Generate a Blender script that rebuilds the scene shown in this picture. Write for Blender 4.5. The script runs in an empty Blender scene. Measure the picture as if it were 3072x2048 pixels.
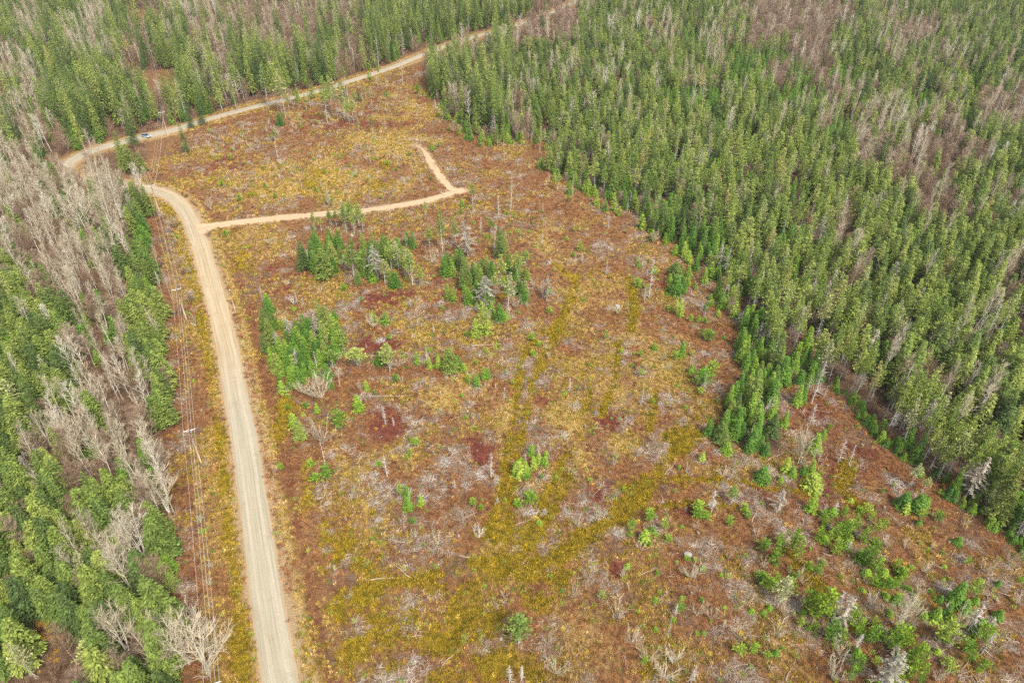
import bpy, math, random
import numpy as np
from mathutils import Vector, Matrix

# ------------------------------------------------------------------ camera, sky, sun, exposure
C = bpy.context.scene.collection
SC = bpy.context.scene
H = 120.0
FPX = 2130.0                      # focal length in photo pixels (3072 wide)
PITCH = math.radians(37.0)
cam = bpy.data.cameras.new('camera'); co = bpy.data.objects.new('camera', cam); C.objects.link(co)
cam.sensor_width = 36.0; cam.lens = FPX / 3072 * 36; cam.clip_end = 12000; cam.clip_start = 1
co.location = (0, 0, H); co.rotation_euler = (math.pi / 2 - PITCH, 0, 0)
SC.camera = co
W = bpy.data.worlds.new("World"); SC.world = W; W.use_nodes = True
nt = W.node_tree
sky = nt.nodes.new('ShaderNodeTexSky'); sky.sky_type = 'NISHITA'; sky.sun_disc = False
SUN_EL, SUN_AZ = math.radians(52), math.radians(150)
sky.sun_elevation = SUN_EL; sky.sun_rotation = SUN_AZ; sky.dust_density = 4.0; sky.air_density = 1.0
hs = nt.nodes.new('ShaderNodeHueSaturation'); hs.inputs['Saturation'].default_value = .45; nt.links.new(sky.outputs[0], hs.inputs['Color'])   # clouded sky: less blue
bg = nt.nodes['Background']; nt.links.new(hs.outputs[0], bg.inputs[0]); bg.inputs[1].default_value = 0.085
sl = bpy.data.lights.new('sun', 'SUN'); sl.energy = 1.5; sl.angle = math.radians(12); sl.color = (1.0, 0.93, 0.80)
so = bpy.data.objects.new('sun', sl); C.objects.link(so)
sdir = Vector((math.sin(SUN_AZ) * math.cos(SUN_EL), math.cos(SUN_AZ) * math.cos(SUN_EL), math.sin(SUN_EL)))
so.rotation_euler = (-sdir).to_track_quat('-Z', 'Y').to_euler(); so.location = (0, 0, 300)
SC.view_settings.view_transform = 'Standard'; SC.view_settings.look = 'None'
SC.view_settings.exposure = 1.58; SC.view_settings.gamma = 1.0
try: SC.cycles.max_bounces = 5; SC.cycles.diffuse_bounces = 3; SC.cycles.use_denoising = False
except Exception: pass

rng = np.random.default_rng(7); R = random.Random(11)
SP, CP = math.sin(PITCH), math.cos(PITCH)
K = 3072 / 2352.0

def ground(px, py, z=0.0):
    """photo point in 2352-wide units -> world x, y on height z"""
    sx = (px * K - 1536) / FPX; sy = (py * K - 1024) / FPX
    dn = SP + sy * CP; fw = CP - sy * SP
    t = (H - z) / dn
    return sx * t, fw * t
def toP(x, y, z):
    """world -> photo units (vectorised)"""
    d = H - z
    dep = y * CP + d * SP; dwn = d * CP - y * SP
    dep = np.maximum(dep, 1.0)
    return (x / dep * FPX + 1536) / K, (dwn / dep * FPX + 1024) / K

# ------------------------------------------------------------------ numpy value noise
_tab = rng.random((256, 256))
def vn(x, y):
    xi = np.floor(x).astype(int); yi = np.floor(y).astype(int); fx = x - xi; fy = y - yi
    fx = fx * fx * (3 - 2 * fx); fy = fy * fy * (3 - 2 * fy)
    a = _tab[xi & 255, yi & 255]; b = _tab[(xi + 1) & 255, yi & 255]
    c = _tab[xi & 255, (yi + 1) & 255]; d = _tab[(xi + 1) & 255, (yi + 1) & 255]
    return (a * (1 - fx) + b * fx) * (1 - fy) + (c * (1 - fx) + d * fx) * fy
def fbm(x, y, s, o=4, sd=0.0):
    v = 0; a = 0.5; x = x / s + sd; y = y / s + sd * 1.7; tot = 0
    for i in range(o):
        v = v + a * vn(x, y); tot += a; x = x * 2.03 + 17.1; y = y * 2.03 + 9.2; a *= 0.55
    return v / tot
def sstep(a, b, x):
    t = np.clip((x - a) / (b - a), 0, 1); return t * t * (3 - 2 * t)

# ------------------------------------------------------------------ roads and tracks as world polylines
def smooth(pts, step=1.5):
    P = [np.array(p, float) for p in pts]; P = [2 * P[0] - P[1]] + P + [2 * P[-1] - P[-2]]
    out = []
    for i in range(1, len(P) - 2):
        n = max(2, int(np.linalg.norm(P[i + 1] - P[i]) / step))
        for k in range(n):
            t = k / n
            out.append(0.5 * (2 * P[i] + (P[i + 1] - P[i - 1]) * t + (2 * P[i - 1] - 5 * P[i] + 4 * P[i + 1] - P[i + 2]) * t * t + (3 * P[i] - P[i - 1] - 3 * P[i + 1] + P[i + 2]) * t ** 3))
    out.append(P[-2]); return np.array(out)
def gp(l): return [ground(*p) for p in l]
MAIN = [(800, 2600), (738, 2150), (700, 1900), (672, 1720), (645, 1568), (617, 1400), (588, 1200), (560, 1000), (540, 900), (523, 800), (499, 700), (471, 600),
        (452, 540), (433, 495), (405, 460), (365, 440), (320, 431), (270, 424), (215, 418), (168, 409), (146, 394), (157, 376), (195, 353), (245, 336), (300, 322), (345, 311), (400, 298), (500, 268),
        (600, 242), (700, 218), (800, 188), (900, 155), (1000, 115), (1080, 88), (1150, 68), (1250, 38), (1330, 0), (1420, -40)]
SIDE = [(452, 528), (500, 518), (560, 510), (630, 502), (700, 496), (760, 490), (830, 485), (900, 475), (980, 461), (1030, 446), (1066, 436)]
SPUR = [(1062, 436), (1040, 436), (1021, 418), (1000, 390), (985, 365), (972, 345), (955, 333)]
SPUR2 = [(1010, 452), (1045, 441), (1070, 434), (1092, 430)]
ROADS = {'main': (smooth(gp(MAIN)), 2.95), 'side': (smooth(gp(SIDE)), 2.45), 'spur': (smooth(gp(SPUR)), 1.8), 'spur2': (smooth(gp(SPUR2)), 1.6)}
def pldist(x, y, pl, box=60.0):
    """distance and side (+ right of travel) to a polyline"""
    x = np.asarray(x, float); y = np.asarray(y, float)
    D = np.full(x.shape, 1e6); S = np.zeros(x.shape)
    sub = (x > pl[:, 0].min() - box) & (x < pl[:, 0].max() + box) & (y > pl[:, 1].min() - box) & (y < pl[:, 1].max() + box)
    xs, ys = x[sub], y[sub]; d = np.full(xs.shape, 1e6); s = np.zeros(xs.shape)
    st = pl[::2] if len(pl) > 60 else pl
    if not np.array_equal(st[-1], pl[-1]): st = np.vstack([st, pl[-1]])
    for a, b in zip(st[:-1], st[1:]):
        ab = b - a; L = ab @ ab
        if L < 1e-9: continue
        m = (np.abs(xs - (a[0] + b[0]) / 2) < box) & (np.abs(ys - (a[1] + b[1]) / 2) < box)
        if not m.any(): continue
        px = xs[m] - a[0]; py = ys[m] - a[1]
        t = np.clip((px * ab[0] + py * ab[1]) / L, 0, 1)
        dx = px - t * ab[0]; dy = py - t * ab[1]; dd = np.sqrt(dx * dx + dy * dy)
        o = d[m]; w = dd < o
        o[w] = dd[w]; d[m] = o
        q = s[m]; q[w] = np.sign(px * ab[1] - py * ab[0])[w]; s[m] = q
    D[sub] = d; S[sub] = s
    return D, S
def road_fields(x, y):
    dm, sm = pldist(x, y, ROADS['main'][0], 26)
    ds = np.minimum(pldist(x, y, ROADS['side'][0], 20)[0] - 2.45, pldist(x, y, ROADS['spur'][0], 20)[0] - 1.8)
    return dm - 3.05, sm, ds
def height(x, y, rf=None):
    x = np.asarray(x, float); y = np.asarray(y, float)
    dm, sm, ds = road_fields(x, y) if rf is None else rf
    z = (fbm(x, y, 24, 3, 3.3) - .5) * 1.6 + (fbm(x, y, 3.2, 3, 8.1) - .5) * 0.55
    near = np.minimum(dm, ds + 0.3)
    k = sstep(0.3, 7.0, near)
    z = z * k + (-0.05) * (1 - k) + (fbm(x, y, 1.3, 2, 1.0) - .5) * 0.16 * (1 - k)
    rd = ((sm > 0) & (y < ground(0, 470)[1]))
    z = z - 0.75 * np.exp(-((dm - 4.3) / 1.0) ** 2) * np.where(rd, 1.0, 0.35) * (ds > 2.5)
    return z

# ------------------------------------------------------------------ mesh helpers
class MB:
    def __init__(s): s.v = []; s.f = []; s.m = []; s.t = []
    def kite(s, p, d, w, ln, wd, m=0, t=None):
        i = len(s.v); a = p + d * (ln * .55)
        s.v += [tuple(p), tuple(a + w * wd * .5), tuple(p + d * ln), tuple(a - w * wd * .5)]
        s.f.append((i, i + 1, i + 2, i + 3)); s.m.append(m); s.t.append(R.random() if t is None else t)
    def tri(s, a, b, c, m=0, t=None):
        i = len(s.v); s.v += [tuple(a), tuple(b), tuple(c)]; s.f.append((i, i + 1, i + 2)); s.m.append(m); s.t.append(R.random() if t is None else t)
    def tube(s, pts, rad, n=4, m=0, t=None, cap=False):
        t = R.random() if t is None else t
        rings = []; up = Vector((0, 0, 1))
        for k, p in enumerate(pts):
            d = (pts[min(k + 1, len(pts) - 1)] - pts[max(k - 1, 0)])
            if d.length < 1e-6: d = Vector((0, 0, 1))
            d.normalize(); a = d.cross(up)
            if a.length < .05: a = d.cross(Vector((1, 0, 0)))
            a.normalize(); b = d.cross(a); ring = []
            for j in range(n):
                an = 2 * math.pi * j / n
                ring.append(len(s.v)); s.v.append(tuple(p + a * (math.cos(an) * rad[k]) + b * (math.sin(an) * rad[k])))
            rings.append(ring)
        for q, r in zip(rings[:-1], rings[1:]):
            for j in range(n):
                s.f.append((q[j], q[(j + 1) % n], r[(j + 1) % n], r[j])); s.m.append(m); s.t.append(t)
        if cap:
            s.f.append(tuple(rings[0])); s.m.append(m); s.t.append(t); s.f.append(tuple(reversed(rings[-1]))); s.m.append(m); s.t.append(t)
    def box(s, c, sz, m=0, t=.5, rot=None):
        i = len(s.v); c = Vector(c)
        for dz in (-.5, .5):
            for dx, dy in ((-.5, -.5), (.5, -.5), (.5, .5), (-.5, .5)):
                q = Vector((dx * sz[0], dy * sz[1], dz * sz[2]))
                if rot: q = rot @ q
                s.v.append(tuple(c + q))
        for f in ((0, 3, 2, 1), (4, 5, 6, 7), (0, 1, 5, 4), (1, 2, 6, 5), (2, 3, 7, 6), (3, 0, 4, 7)):
            s.f.append(tuple(i + k for k in f)); s.m.append(m); s.t.append(t)
    def mesh(s, name, mats, smooth=False):
        me = bpy.data.meshes.new(name); me.from_pydata(s.v, [], s.f)
        for m in mats: me.materials.append(m)
        me.polygons.foreach_set('material_index', s.m)
        a = me.attributes.new('tone', 'FLOAT', 'FACE'); a.data.foreach_set('value', s.t)
        if smooth: me.polygons.foreach_set('use_smooth', [True] * len(s.f))
        me.update(); return me
def link(name, me, parent=None):
    o = bpy.data.objects.new(name, me); C.objects.link(o)
    if parent: o.parent = parent
    return o

# ------------------------------------------------------------------ materials
def mat(name):
    m = bpy.data.materials.new(name); m.use_nodes = True; return m, m.node_tree, m.node_tree.nodes['Principled BSDF']
def N(t, k, **kw):
    n = t.nodes.new(k)
    for a, b in kw.items(): setattr(n, a, b)
    return n
def ramp(t, fac, stops, interp='LINEAR'):
    r = N(t, 'ShaderNodeValToRGB'); e = r.color_ramp.elements; r.color_ramp.interpolation = interp
    e[0].position, e[0].color = stops[0][0], (*stops[0][1], 1); e[1].position, e[1].color = stops[1][0], (*stops[1][1], 1)
    for p, c in stops[2:]: q = e.new(p); q.color = (*c, 1)
    t.links.new(fac, r.inputs[0]); return r.outputs[0]
def mixc(t, f, a, b, mode='MIX'):
    n = N(t, 'ShaderNodeMix', data_type='RGBA', blend_type=mode)
    for i, v in ((0, f), (6, a), (7, b)):
        if hasattr(v, 'is_linked') or isinstance(v, bpy.types.NodeSocket): t.links.new(v, n.inputs[i])
        else: n.inputs[i].default_value = (*v, 1) if isinstance(v, tuple) else v
    return n.outputs[2]
def math_(t, op, a, b=None, c=None):
    n = N(t, 'ShaderNodeMath', operation=op)
    for i, v in enumerate((a, b, c)):
        if v is None: continue
        if isinstance(v, bpy.types.NodeSocket): t.links.new(v, n.inputs[i])
        else: n.inputs[i].default_value = v
    return n.outputs[0]
def attr(t, name, typ='GEOMETRY', out=2):
    n = N(t, 'ShaderNodeAttribute', attribute_name=name, attribute_type=typ); return n.outputs[out]
def noise(t, scale, detail=4, rough=.55, vec=None, out=0, dist=0):
    n = N(t, 'ShaderNodeTexNoise'); n.inputs['Scale'].default_value = scale; n.inputs['Detail'].default_value = detail; n.inputs['Roughness'].default_value = rough; n.inputs['Distortion'].default_value = dist
    if vec is not None: t.links.new(vec, n.inputs['Vector'])
    return n.outputs[out]
def leafmat(name, stops, tone=(.35, 1.65), trans=.15):
    """foliage whose colour differs from plant to plant and from spray to spray"""
    m, t, b = mat(name)
    rnd = N(t, 'ShaderNodeObjectInfo').outputs['Random']
    c = ramp(t, rnd, stops)
    k = math_(t, 'MULTIPLY_ADD', attr(t, 'tone'), tone[1] - tone[0], tone[0])
    v = N(t, 'ShaderNodeVectorMath', operation='SCALE'); t.links.new(c, v.inputs[0]); t.links.new(k, v.inputs['Scale'])
    t.links.new(v.outputs[0], b.inputs['Base Color']); b.inputs['Roughness'].default_value = .75; b.inputs['Specular IOR Level'].default_value = .2
    tr = N(t, 'ShaderNodeBsdfTranslucent'); t.links.new(v.outputs[0], tr.inputs[0])
    mx = N(t, 'ShaderNodeMixShader'); mx.inputs[0].default_value = trans
    t.links.new(b.outputs[0], mx.inputs[1]); t.links.new(tr.outputs[0], mx.inputs[2])
    t.links.new(mx.outputs[0], t.nodes['Material Output'].inputs['Surface']); return m
def tintmat(name):
    """ground plants: colour carried by each plant"""
    m, t, b = mat(name)
    c = attr(t, 'tint', 'INSTANCER', 0)
    k = math_(t, 'MULTIPLY_ADD', attr(t, 'tone'), .9, .55)
    v = N(t, 'ShaderNodeVectorMath', operation='SCALE'); t.links.new(c, v.inputs[0]); t.links.new(k, v.inputs['Scale'])
    t.links.new(v.outputs[0], b.inputs['Base Color']); b.inputs['Roughness'].default_value = .8; b.inputs['Specular IOR Level'].default_value = .15
    return m
M = {}
M['spruce'] = leafmat('spruce_needles', [(0, (.075, .120, .035)), (.35, (.135, .195, .042)), (.7, (.195, .255, .050)), (1, (.265, .310, .070))])
M['pine'] = leafmat('pine_needles', [(0, (.145, .22, .045)), (.45, (.255, .33, .065)), (.8, (.34, .39, .090)), (.93, (.36, .37, .19)), (1, (.40, .36, .10))])
M['fir'] = leafmat('fir_needles', [(0, (.075, .170, .030)), (.5, (.13, .25, .032)), (1, (.22, .33, .038))])
M['sapling'] = leafmat('sapling_needles', [(0, (.13, .26, .03)), (.5, (.24, .38, .035)), (1, (.31, .39, .06))])
M['lichen'] = leafmat('lichen_grey_needles', [(0, (.24, .235, .18)), (.5, (.32, .29, .23)), (1, (.40, .35, .28))])
M['barebark'] = leafmat('pale_tan_bark', [(0, (.38, .32, .23)), (.5, (.48, .41, .29)), (.85, (.54, .48, .36)), (1, (.64, .59, .50))], (.65, 1.25), 0)
M['whitebark'] = leafmat('whitish_bark', [(0, (.50, .46, .37)), (1, (.72, .69, .60))], (.8, 1.15), 0)
M['redtwig'] = leafmat('reddish_twigs', [(0, (.23, .145, .095)), (.5, (.30, .21, .145)), (1, (.40, .31, .23))], (.7, 1.25), 0)
M['palebark'] = leafmat('pale_pine_bark', [(0, (.36, .33, .28)), (1, (.52, .49, .43))], (.75, 1.2), 0)
M['greybark'] = leafmat('grey_bark', [(0, (.22, .19, .15)), (1, (.34, .30, .25))], (.7, 1.2), 0)
M['deadwood'] = leafmat('weathered_dead_wood', [(0, (.36, .31, .27)), (.5, (.48, .44, .40)), (1, (.60, .56, .52))], (.7, 1.2), 0)
M['logwood'] = leafmat('fallen_wood', [(0, (.24, .17, .12)), (.5, (.36, .28, .21)), (1, (.50, .42, .35))], (.75, 1.2), 0)
M['tint'] = tintmat('ground_plants')
def plain(name, col, rough=.7, metal=0.0):
    m, t, b = mat(name)
    c = mixc(t, noise(t, 9, 3), tuple(x * .8 for x in col), tuple(min(1, x * 1.15) for x in col))
    t.links.new(c, b.inputs['Base Color']); b.inputs['Roughness'].default_value = rough; b.inputs['Metallic'].default_value = metal; return m

def ground_material():
    m, t, b = mat('clearing_ground')
    geo = N(t, 'ShaderNodeNewGeometry').outputs['Position']
    z1 = N(t, 'ShaderNodeAttribute', attribute_name='zone_a'); z2 = N(t, 'ShaderNodeAttribute', attribute_name='zone_b')
    s1 = N(t, 'ShaderNodeSeparateColor'); t.links.new(z1.outputs[0], s1.inputs[0])
    s2 = N(t, 'ShaderNodeSeparateColor'); t.links.new(z2.outputs[0], s2.inputs[0])
    n1 = noise(t, .9, 6, .65, geo); n2 = noise(t, 3.2, 5, .7, geo, dist=.6); n3 = noise(t, .16, 4, .6, geo)
    base = ramp(t, n1, [(.25, (.050, .025, .013)), (.42, (.15, .070, .031)), (.56, (.28, .145, .060)), (.72, (.38, .235, .11))])
    dead = ramp(t, n2, [(.3, (.07, .036, .020)), (.5, (.19, .10, .048)), (.64, (.32, .20, .11)), (.8, (.42, .31, .21))])
    base = mixc(t, .5, base, dead)
    tan = ramp(t, n2, [(.3, (.22, .145, .05)), (.5, (.39, .275, .10)), (.7, (.53, .40, .18))])
    olive = ramp(t, n2, [(.3, (.13, .085, .012)), (.5, (.27, .18, .018)), (.72, (.40, .27, .035))])
    red = ramp(t, n2, [(.3, (.10, .030, .020)), (.5, (.20, .062, .036)), (.75, (.30, .13, .09))])
    floor = ramp(t, n1, [(.3, (.06, .036, .022)), (.5, (.14, .085, .052)), (.7, (.24, .16, .10))])
    dirt = ramp(t, n2, [(.3, (.25, .165, .085)), (.5, (.38, .27, .15)), (.75, (.48, .37, .23))])
    def edge(v, w=1.1): return math_(t, 'SMOOTH_MIN', 1.0, math_(t, 'MAXIMUM', math_(t, 'MULTIPLY_ADD', math_(t, 'ADD', v, math_(t, 'MULTIPLY_ADD', n1, w, -.5 * w)), 1.5, -.22), 0.0), .1)
    c = mixc(t, edge(s1.outputs[1]), base, tan)
    c = mixc(t, edge(s1.outputs[2]), c, red)
    c = mixc(t, edge(s1.outputs[0]), c, olive)
    c = mixc(t, edge(s2.outputs[0], .3), c, floor)
    c = mixc(t, edge(s2.outputs[1], .5), c, dirt)
    t.links.new(c, b.inputs['Base Color']); b.inputs['Roughness'].default_value = .95; b.inputs['Specular IOR Level'].default_value = .1
    bp = N(t, 'ShaderNodeBump'); bp.inputs['Strength'].default_value = .8; bp.inputs['Distance'].default_value = .35
    t.links.new(math_(t, 'ADD', n2, noise(t, 9, 3, .6, geo)), bp.inputs['Height']); t.links.new(bp.outputs[0], b.inputs['Normal'])
    return m
def road_material(name, main=True):
    m, t, b = mat(name)
    geo = N(t, 'ShaderNodeNewGeometry').outputs['Position']
    u = attr(t, 'across'); l = attr(t, 'along')
    cv = N(t, 'ShaderNodeCombineXYZ'); t.links.new(math_(t, 'MULTIPLY', u, 9.0 if main else 6.0), cv.inputs[0]); t.links.new(math_(t, 'MULTIPLY', l, .035), cv.inputs[1])
    streak = noise(t, 1.0, 5, .6, cv.outputs[0]); fine = noise(t, 3.5, 6, .8, geo); patch = noise(t, .12, 3, .5, geo)
    if main:
        c = ramp(t, streak, [(.3, (.28, .225, .145)), (.5, (.37, .31, .21)), (.7, (.45, .39, .28))])
        c = mixc(t, math_(t, 'MULTIPLY', attr(t, 'grey'), .85), c, ramp(t, streak, [(.3, (.23, .225, .18)), (.5, (.31, .305, .25)), (.7, (.38, .37, .31))]))
        # loose pale stone on the wheel-track edges
        ed = math_(t, 'SUBTRACT', 1.0, math_(t, 'MULTIPLY', math_(t, 'ABSOLUTE', math_(t, 'SUBTRACT', u, .52)), 9.0))
        c = mixc(t, math_(t, 'MULTIPLY', math_(t, 'MAXIMUM', ed, 0.0), math_(t, 'MULTIPLY', attr(t, 'grey'), math_(t, 'MULTIPLY', math_(t, 'GREATER_THAN', fine, .53), .55))), c, (.50, .50, .46))
        edge = math_(t, 'MAXIMUM', math_(t, 'MULTIPLY_ADD', math_(t, 'ADD', math_(t, 'ABSOLUTE', u), math_(t, 'MULTIPLY', fine, .3)), 4.0, -3.9), 0.0)
        c = mixc(t, math_(t, 'MINIMUM', edge, 1.0), c, (.33, .215, .11))
    else:
        c = ramp(t, streak, [(.3, (.31, .23, .145)), (.5, (.43, .335, .225)), (.7, (.53, .44, .32))])
    wt = math_(t, 'MAXIMUM', math_(t, 'SUBTRACT', 1.0, math_(t, 'MULTIPLY', math_(t, 'ABSOLUTE', math_(t, 'SUBTRACT', math_(t, 'ABSOLUTE', math_(t, 'ADD', u, math_(t, 'MULTIPLY_ADD', patch, .3, -.15))), .45)), 5.0)), 0.0)
    c = mixc(t, math_(t, 'MULTIPLY', wt, .32), c, (.47, .435, .355) if main else (.56, .44, .31))
    damp = math_(t, 'MAXIMUM', math_(t, 'MULTIPLY_ADD', noise(t, .35, 5, .65, geo), 4.0, -2.15), 0.0)
    c = mixc(t, math_(t, 'MINIMUM', math_(t, 'MULTIPLY', damp, .5), .5), c, (.24, .18, .115))
    if not main:
        ew = math_(t, 'MINIMUM', math_(t, 'MAXIMUM', math_(t, 'MULTIPLY_ADD', math_(t, 'ADD', math_(t, 'ABSOLUTE', u), math_(t, 'MULTIPLY_ADD', noise(t, 1.1, 5, .7, geo), 1.2, -.6)), 3.0, -1.9), 0.0), 1.0)
        c = mixc(t, ew, c, (.22, .125, .06))
    c = mixc(t, .35, c, mixc(t, fine, (.25, .2, .15), (.75, .68, .58)), 'OVERLAY')
    c = mixc(t, .2, c, mixc(t, patch, (.3, .25, .2), (.7, .65, .6)), 'OVERLAY')
    t.links.new(c, b.inputs['Base Color']); b.inputs['Roughness'].default_value = .95; b.inputs['Specular IOR Level'].default_value = .1
    bp = N(t, 'ShaderNodeBump'); bp.inputs['Strength'].default_value = .5; bp.inputs['Distance'].default_value = .06
    t.links.new(math_(t, 'ADD', fine, streak), bp.inputs['Height']); t.links.new(bp.outputs[0], b.inputs['Normal'])
    return m

# ------------------------------------------------------------------ what grows where (seen at mid-crown height)
GRID = """SBSSBSRRBBRRRRRRRSSSSSSSSRRSSMSSSSMRRRRRSMSSSSSS
MBMBBSRSMRMRRRRSRSSSSS.SRRRSSSMMFMSRRRRSSMRRSSSS
BSSBBMRSSRRSMRSSRSSMRRRMSSMSSSSSSMFFFRRSSMMSMSSS
BBSSSSRRSMRSSSSSRS.BSSSSSSMSSSSSMSFFRFRFFSMSSFSS
MBSSSSSRSSYSSSSSS...SBSSMSSSSSSFFFSSFFFMMMFFMFRR
BBMSSSS.SS..........SSSSM.YYSSYYSFSSSSMFMBMMMSRR
MBRS...................Y...YSYYYSYYSSSSSBMBRRMSS
BBB.BS...................SSMSYYFYFYYYYYSRRRRRRMS
BBMBBBB................MYYSYFFYYSYSSYYSSSSMRMSSS
BBBBBBS.....................YYFFSYYSSYYYYSSRRMSB
MBBMMBF.......................FMFFYSFFYRYYSSYSSS
MBBBBBF.........................FFSYYYYMYSSSSSSY
BBBBBBSB..........................YYYFYYMSSSYSSM
SBRBRBSS...........................YYYYYYYSSSSSM
SSSBBRSS..........................FFYYYYYYYYSYYY
SSSRBBSS.........................FFFYYFYYYYYYBYY
SSSBBBSS..........................FFFFYYYSSSSSSS
SSSBBBBSS.........................FFF.FYYYSRSSSS
SSMBBBBSS.........................FF...FYYYYBBSS
SBBRBBBBS.........................FF.....YYYYBSS
SBBBBBBBB.................................YYYYBB
SMSRRBBBR..................................YYYYY
SSSRSSBBS...................................YYYF
SSSSSSBBS.....................................FF
SSSSSBBSS.....................................FY
SSSSBBMSS......................................F
SSSSSBSSS.......................................
SSSSSSSSS.......................................
S.SSSSSSR.......................................
S..RSBRSB.......................................
S..RSSSSB.......................................
...SSSSSB.......................................""".split('\n')
GRID = [(g + '.' * 48)[:48] for g in GRID]
GA = np.array([[ord(c) for c in g] for g in GRID])
def zone_at(px, py, jit=True):
    gx = px * K / 64.0; gy = py * K / 64.0
    if jit:
        gx = gx + (rng.random(px.shape) - .5) * .55; gy = gy + (rng.random(px.shape) - .5) * .55
    gx = np.clip(np.floor(gx).astype(int), 0, 47); gy = np.clip(np.floor(gy).astype(int), 0, 31)
    return GA[gy, gx]
# base-line limits of the forest on the ground, in photo units (trees may not stand inside these)
CLEAR = [(505, 1700), (492, 1480), (480, 1300), (470, 1180), (452, 1040), (432, 930), (412, 760), (400, 640), (372, 520), (345, 478), (330, 448), (345, 300), (400, 288),
         (500, 258), (600, 232), (700, 208), (800, 178), (900, 145), (965, 120), (985, 215), (1045, 270), (1100, 318), (1165, 330), (1215, 318), (1290, 328), (1260, 372), (1290, 402), (1350, 430), (1400, 470), (1470, 492),
         (1520, 545), (1600, 590), (1660, 660), (1700, 730), (1690, 800), (1700, 860), (1650, 960), (1640, 1010), (1790, 1055), (1790, 900), (1860, 860), (1920, 905), (2010, 1000), (2110, 1085), (2200, 1160), (2290, 1225), (2400, 1300), (2700, 1500), (3300, 2700), (600, 2700)]
CW = np.array(gp(CLEAR))
def inpoly(x, y, poly):
    c = np.zeros(x.shape, bool); n = len(poly); j = n - 1
    for i in range(n):
        xi, yi = poly[i]; xj, yj = poly[j]
        k = ((yi > y) != (yj > y))
        with np.errstate(divide='ignore', invalid='ignore'):
            c ^= k & (x < (xj - xi) * (y - yi) / (yj - yi + 1e-12) + xi)
        j = i
    return c

# power line poles (photo px, full size: base, top)
POLES = [((700, 2330), (630, 2016)), ((605, 1391), (571, 1303)), ((560, 959), (535, 877)), ((479, 636), (457, 575)), ((504, 405), (482, 337)), ((456, 150), (438, 92)), ((420, -10), (405, -60))]
PW = []
for (b, tp) in POLES: PW.append(ground(b[0] / K, b[1] / K))
PW[0] = (PW[1][0] + (PW[1][0] - PW[2][0]) * .99, PW[1][1] + (PW[1][1] - PW[2][1]) * .99)
d_ = np.array(PW[5]) - np.array(PW[4]); PW[6] = (PW[5][0] + d_[0] * 1.1, PW[5][1] + d_[1] * 1.1)
PLN = np.array(PW)

# ------------------------------------------------------------------ ground sheet
def axis(lo, hi, a, b, s_in, s_out):
    inn = np.arange(a, b, s_in); left = -np.arange(-a + s_out, -lo, s_out)[::-1] if a > lo else np.array([])
    right = np.arange(b, hi, s_out); return np.concatenate([left, inn, right])
xs = np.concatenate([[-6000, -2000, -900], np.arange(-470, -150, 2.5), np.arange(-150, 170, .8), np.arange(170, 480, 2.5), [900, 2000, 6000]])
ys = np.concatenate([[-3000, -800, -150], np.arange(-10, 60, 2.0), np.arange(60, 300, .8), np.arange(300, 420, 1.4), np.arange(420, 740, 3.0), [1100, 2500, 9000]])
X, Y = np.meshgrid(xs, ys); nx, ny = len(xs), len(ys)
xf, yf = X.ravel(), Y.ravel()
RF = road_fields(xf, yf); Z = height(xf, yf, RF)
PX, PY = toP(xf, yf, 0 * xf)
def blob(px, py, l):
    v = np.zeros(px.shape)
    for (cx, cy, rx, ry, s) in l:
        v = np.maximum(v, s * np.clip(1.25 - np.sqrt(((px - cx) / rx) ** 2 + ((py - cy) / ry) ** 2), 0, 1))
    return v
TRACKS = [([(1322, 640), (1305, 690), (1280, 745), (1262, 790), (1240, 850)], 2.2), ([(1240, 760), (1200, 820), (1187, 900), (1178, 970), (1163, 1050), (1150, 1130), (1135, 1190), (1150, 1250)], 1.3),
          ([(1262, 790), (1225, 870), (1208, 940), (1195, 1010), (1182, 1080), (1166, 1170), (1175, 1260)], 1.2), ([(1330, 1010), (1292, 1060), (1268, 1110), (1245, 1165)], 1.7), ([(1310, 1085), (1282, 1140), (1262, 1190)], 1.2),
          ([(1245, 1165), (1225, 1230), (1190, 1290), (1170, 1330)], 2.8), ([(1600, 1000), (1545, 1045), (1490, 1110), (1440, 1165), (1380, 1210), (1310, 1260), (1230, 1300)], 2.4),
          ([(1240, 1290), (1130, 1290), (1020, 1315), (930, 1345), (830, 1360)], 2.2), ([(1420, 1125), (1520, 1110), (1640, 1105), (1760, 1120), (1860, 1135)], 1.3), ([(1440, 640), (1452, 700), (1448, 760)], 1.3),
          ([(1420, 790), (1412, 850), (1395, 910), (1380, 960)], 1.5), ([(1355, 880), (1345, 930), (1330, 960)], 1.1), ([(1502, 900), (1498, 950), (1488, 1000)], 1.0), ([(1270, 610), (1310, 645)], 1.6),
          ([(1480, 1170), (1590, 1160), (1700, 1170)], .9), ([(1950, 1060), (1930, 1120), (1960, 1160)], 2.0), ([(1800, 1260), (1900, 1380), (1960, 1440)], 1.6), ([(1480, 1560), (1550, 1480)], 1.0)]
olive = np.zeros(xf.shape)
for pts, w in TRACKS:
    d, _ = pldist(xf, yf, smooth(gp(pts), 3), 12); olive = np.maximum(olive, np.clip(1.3 - d / (w * 1.12), 0, 1))
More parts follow.
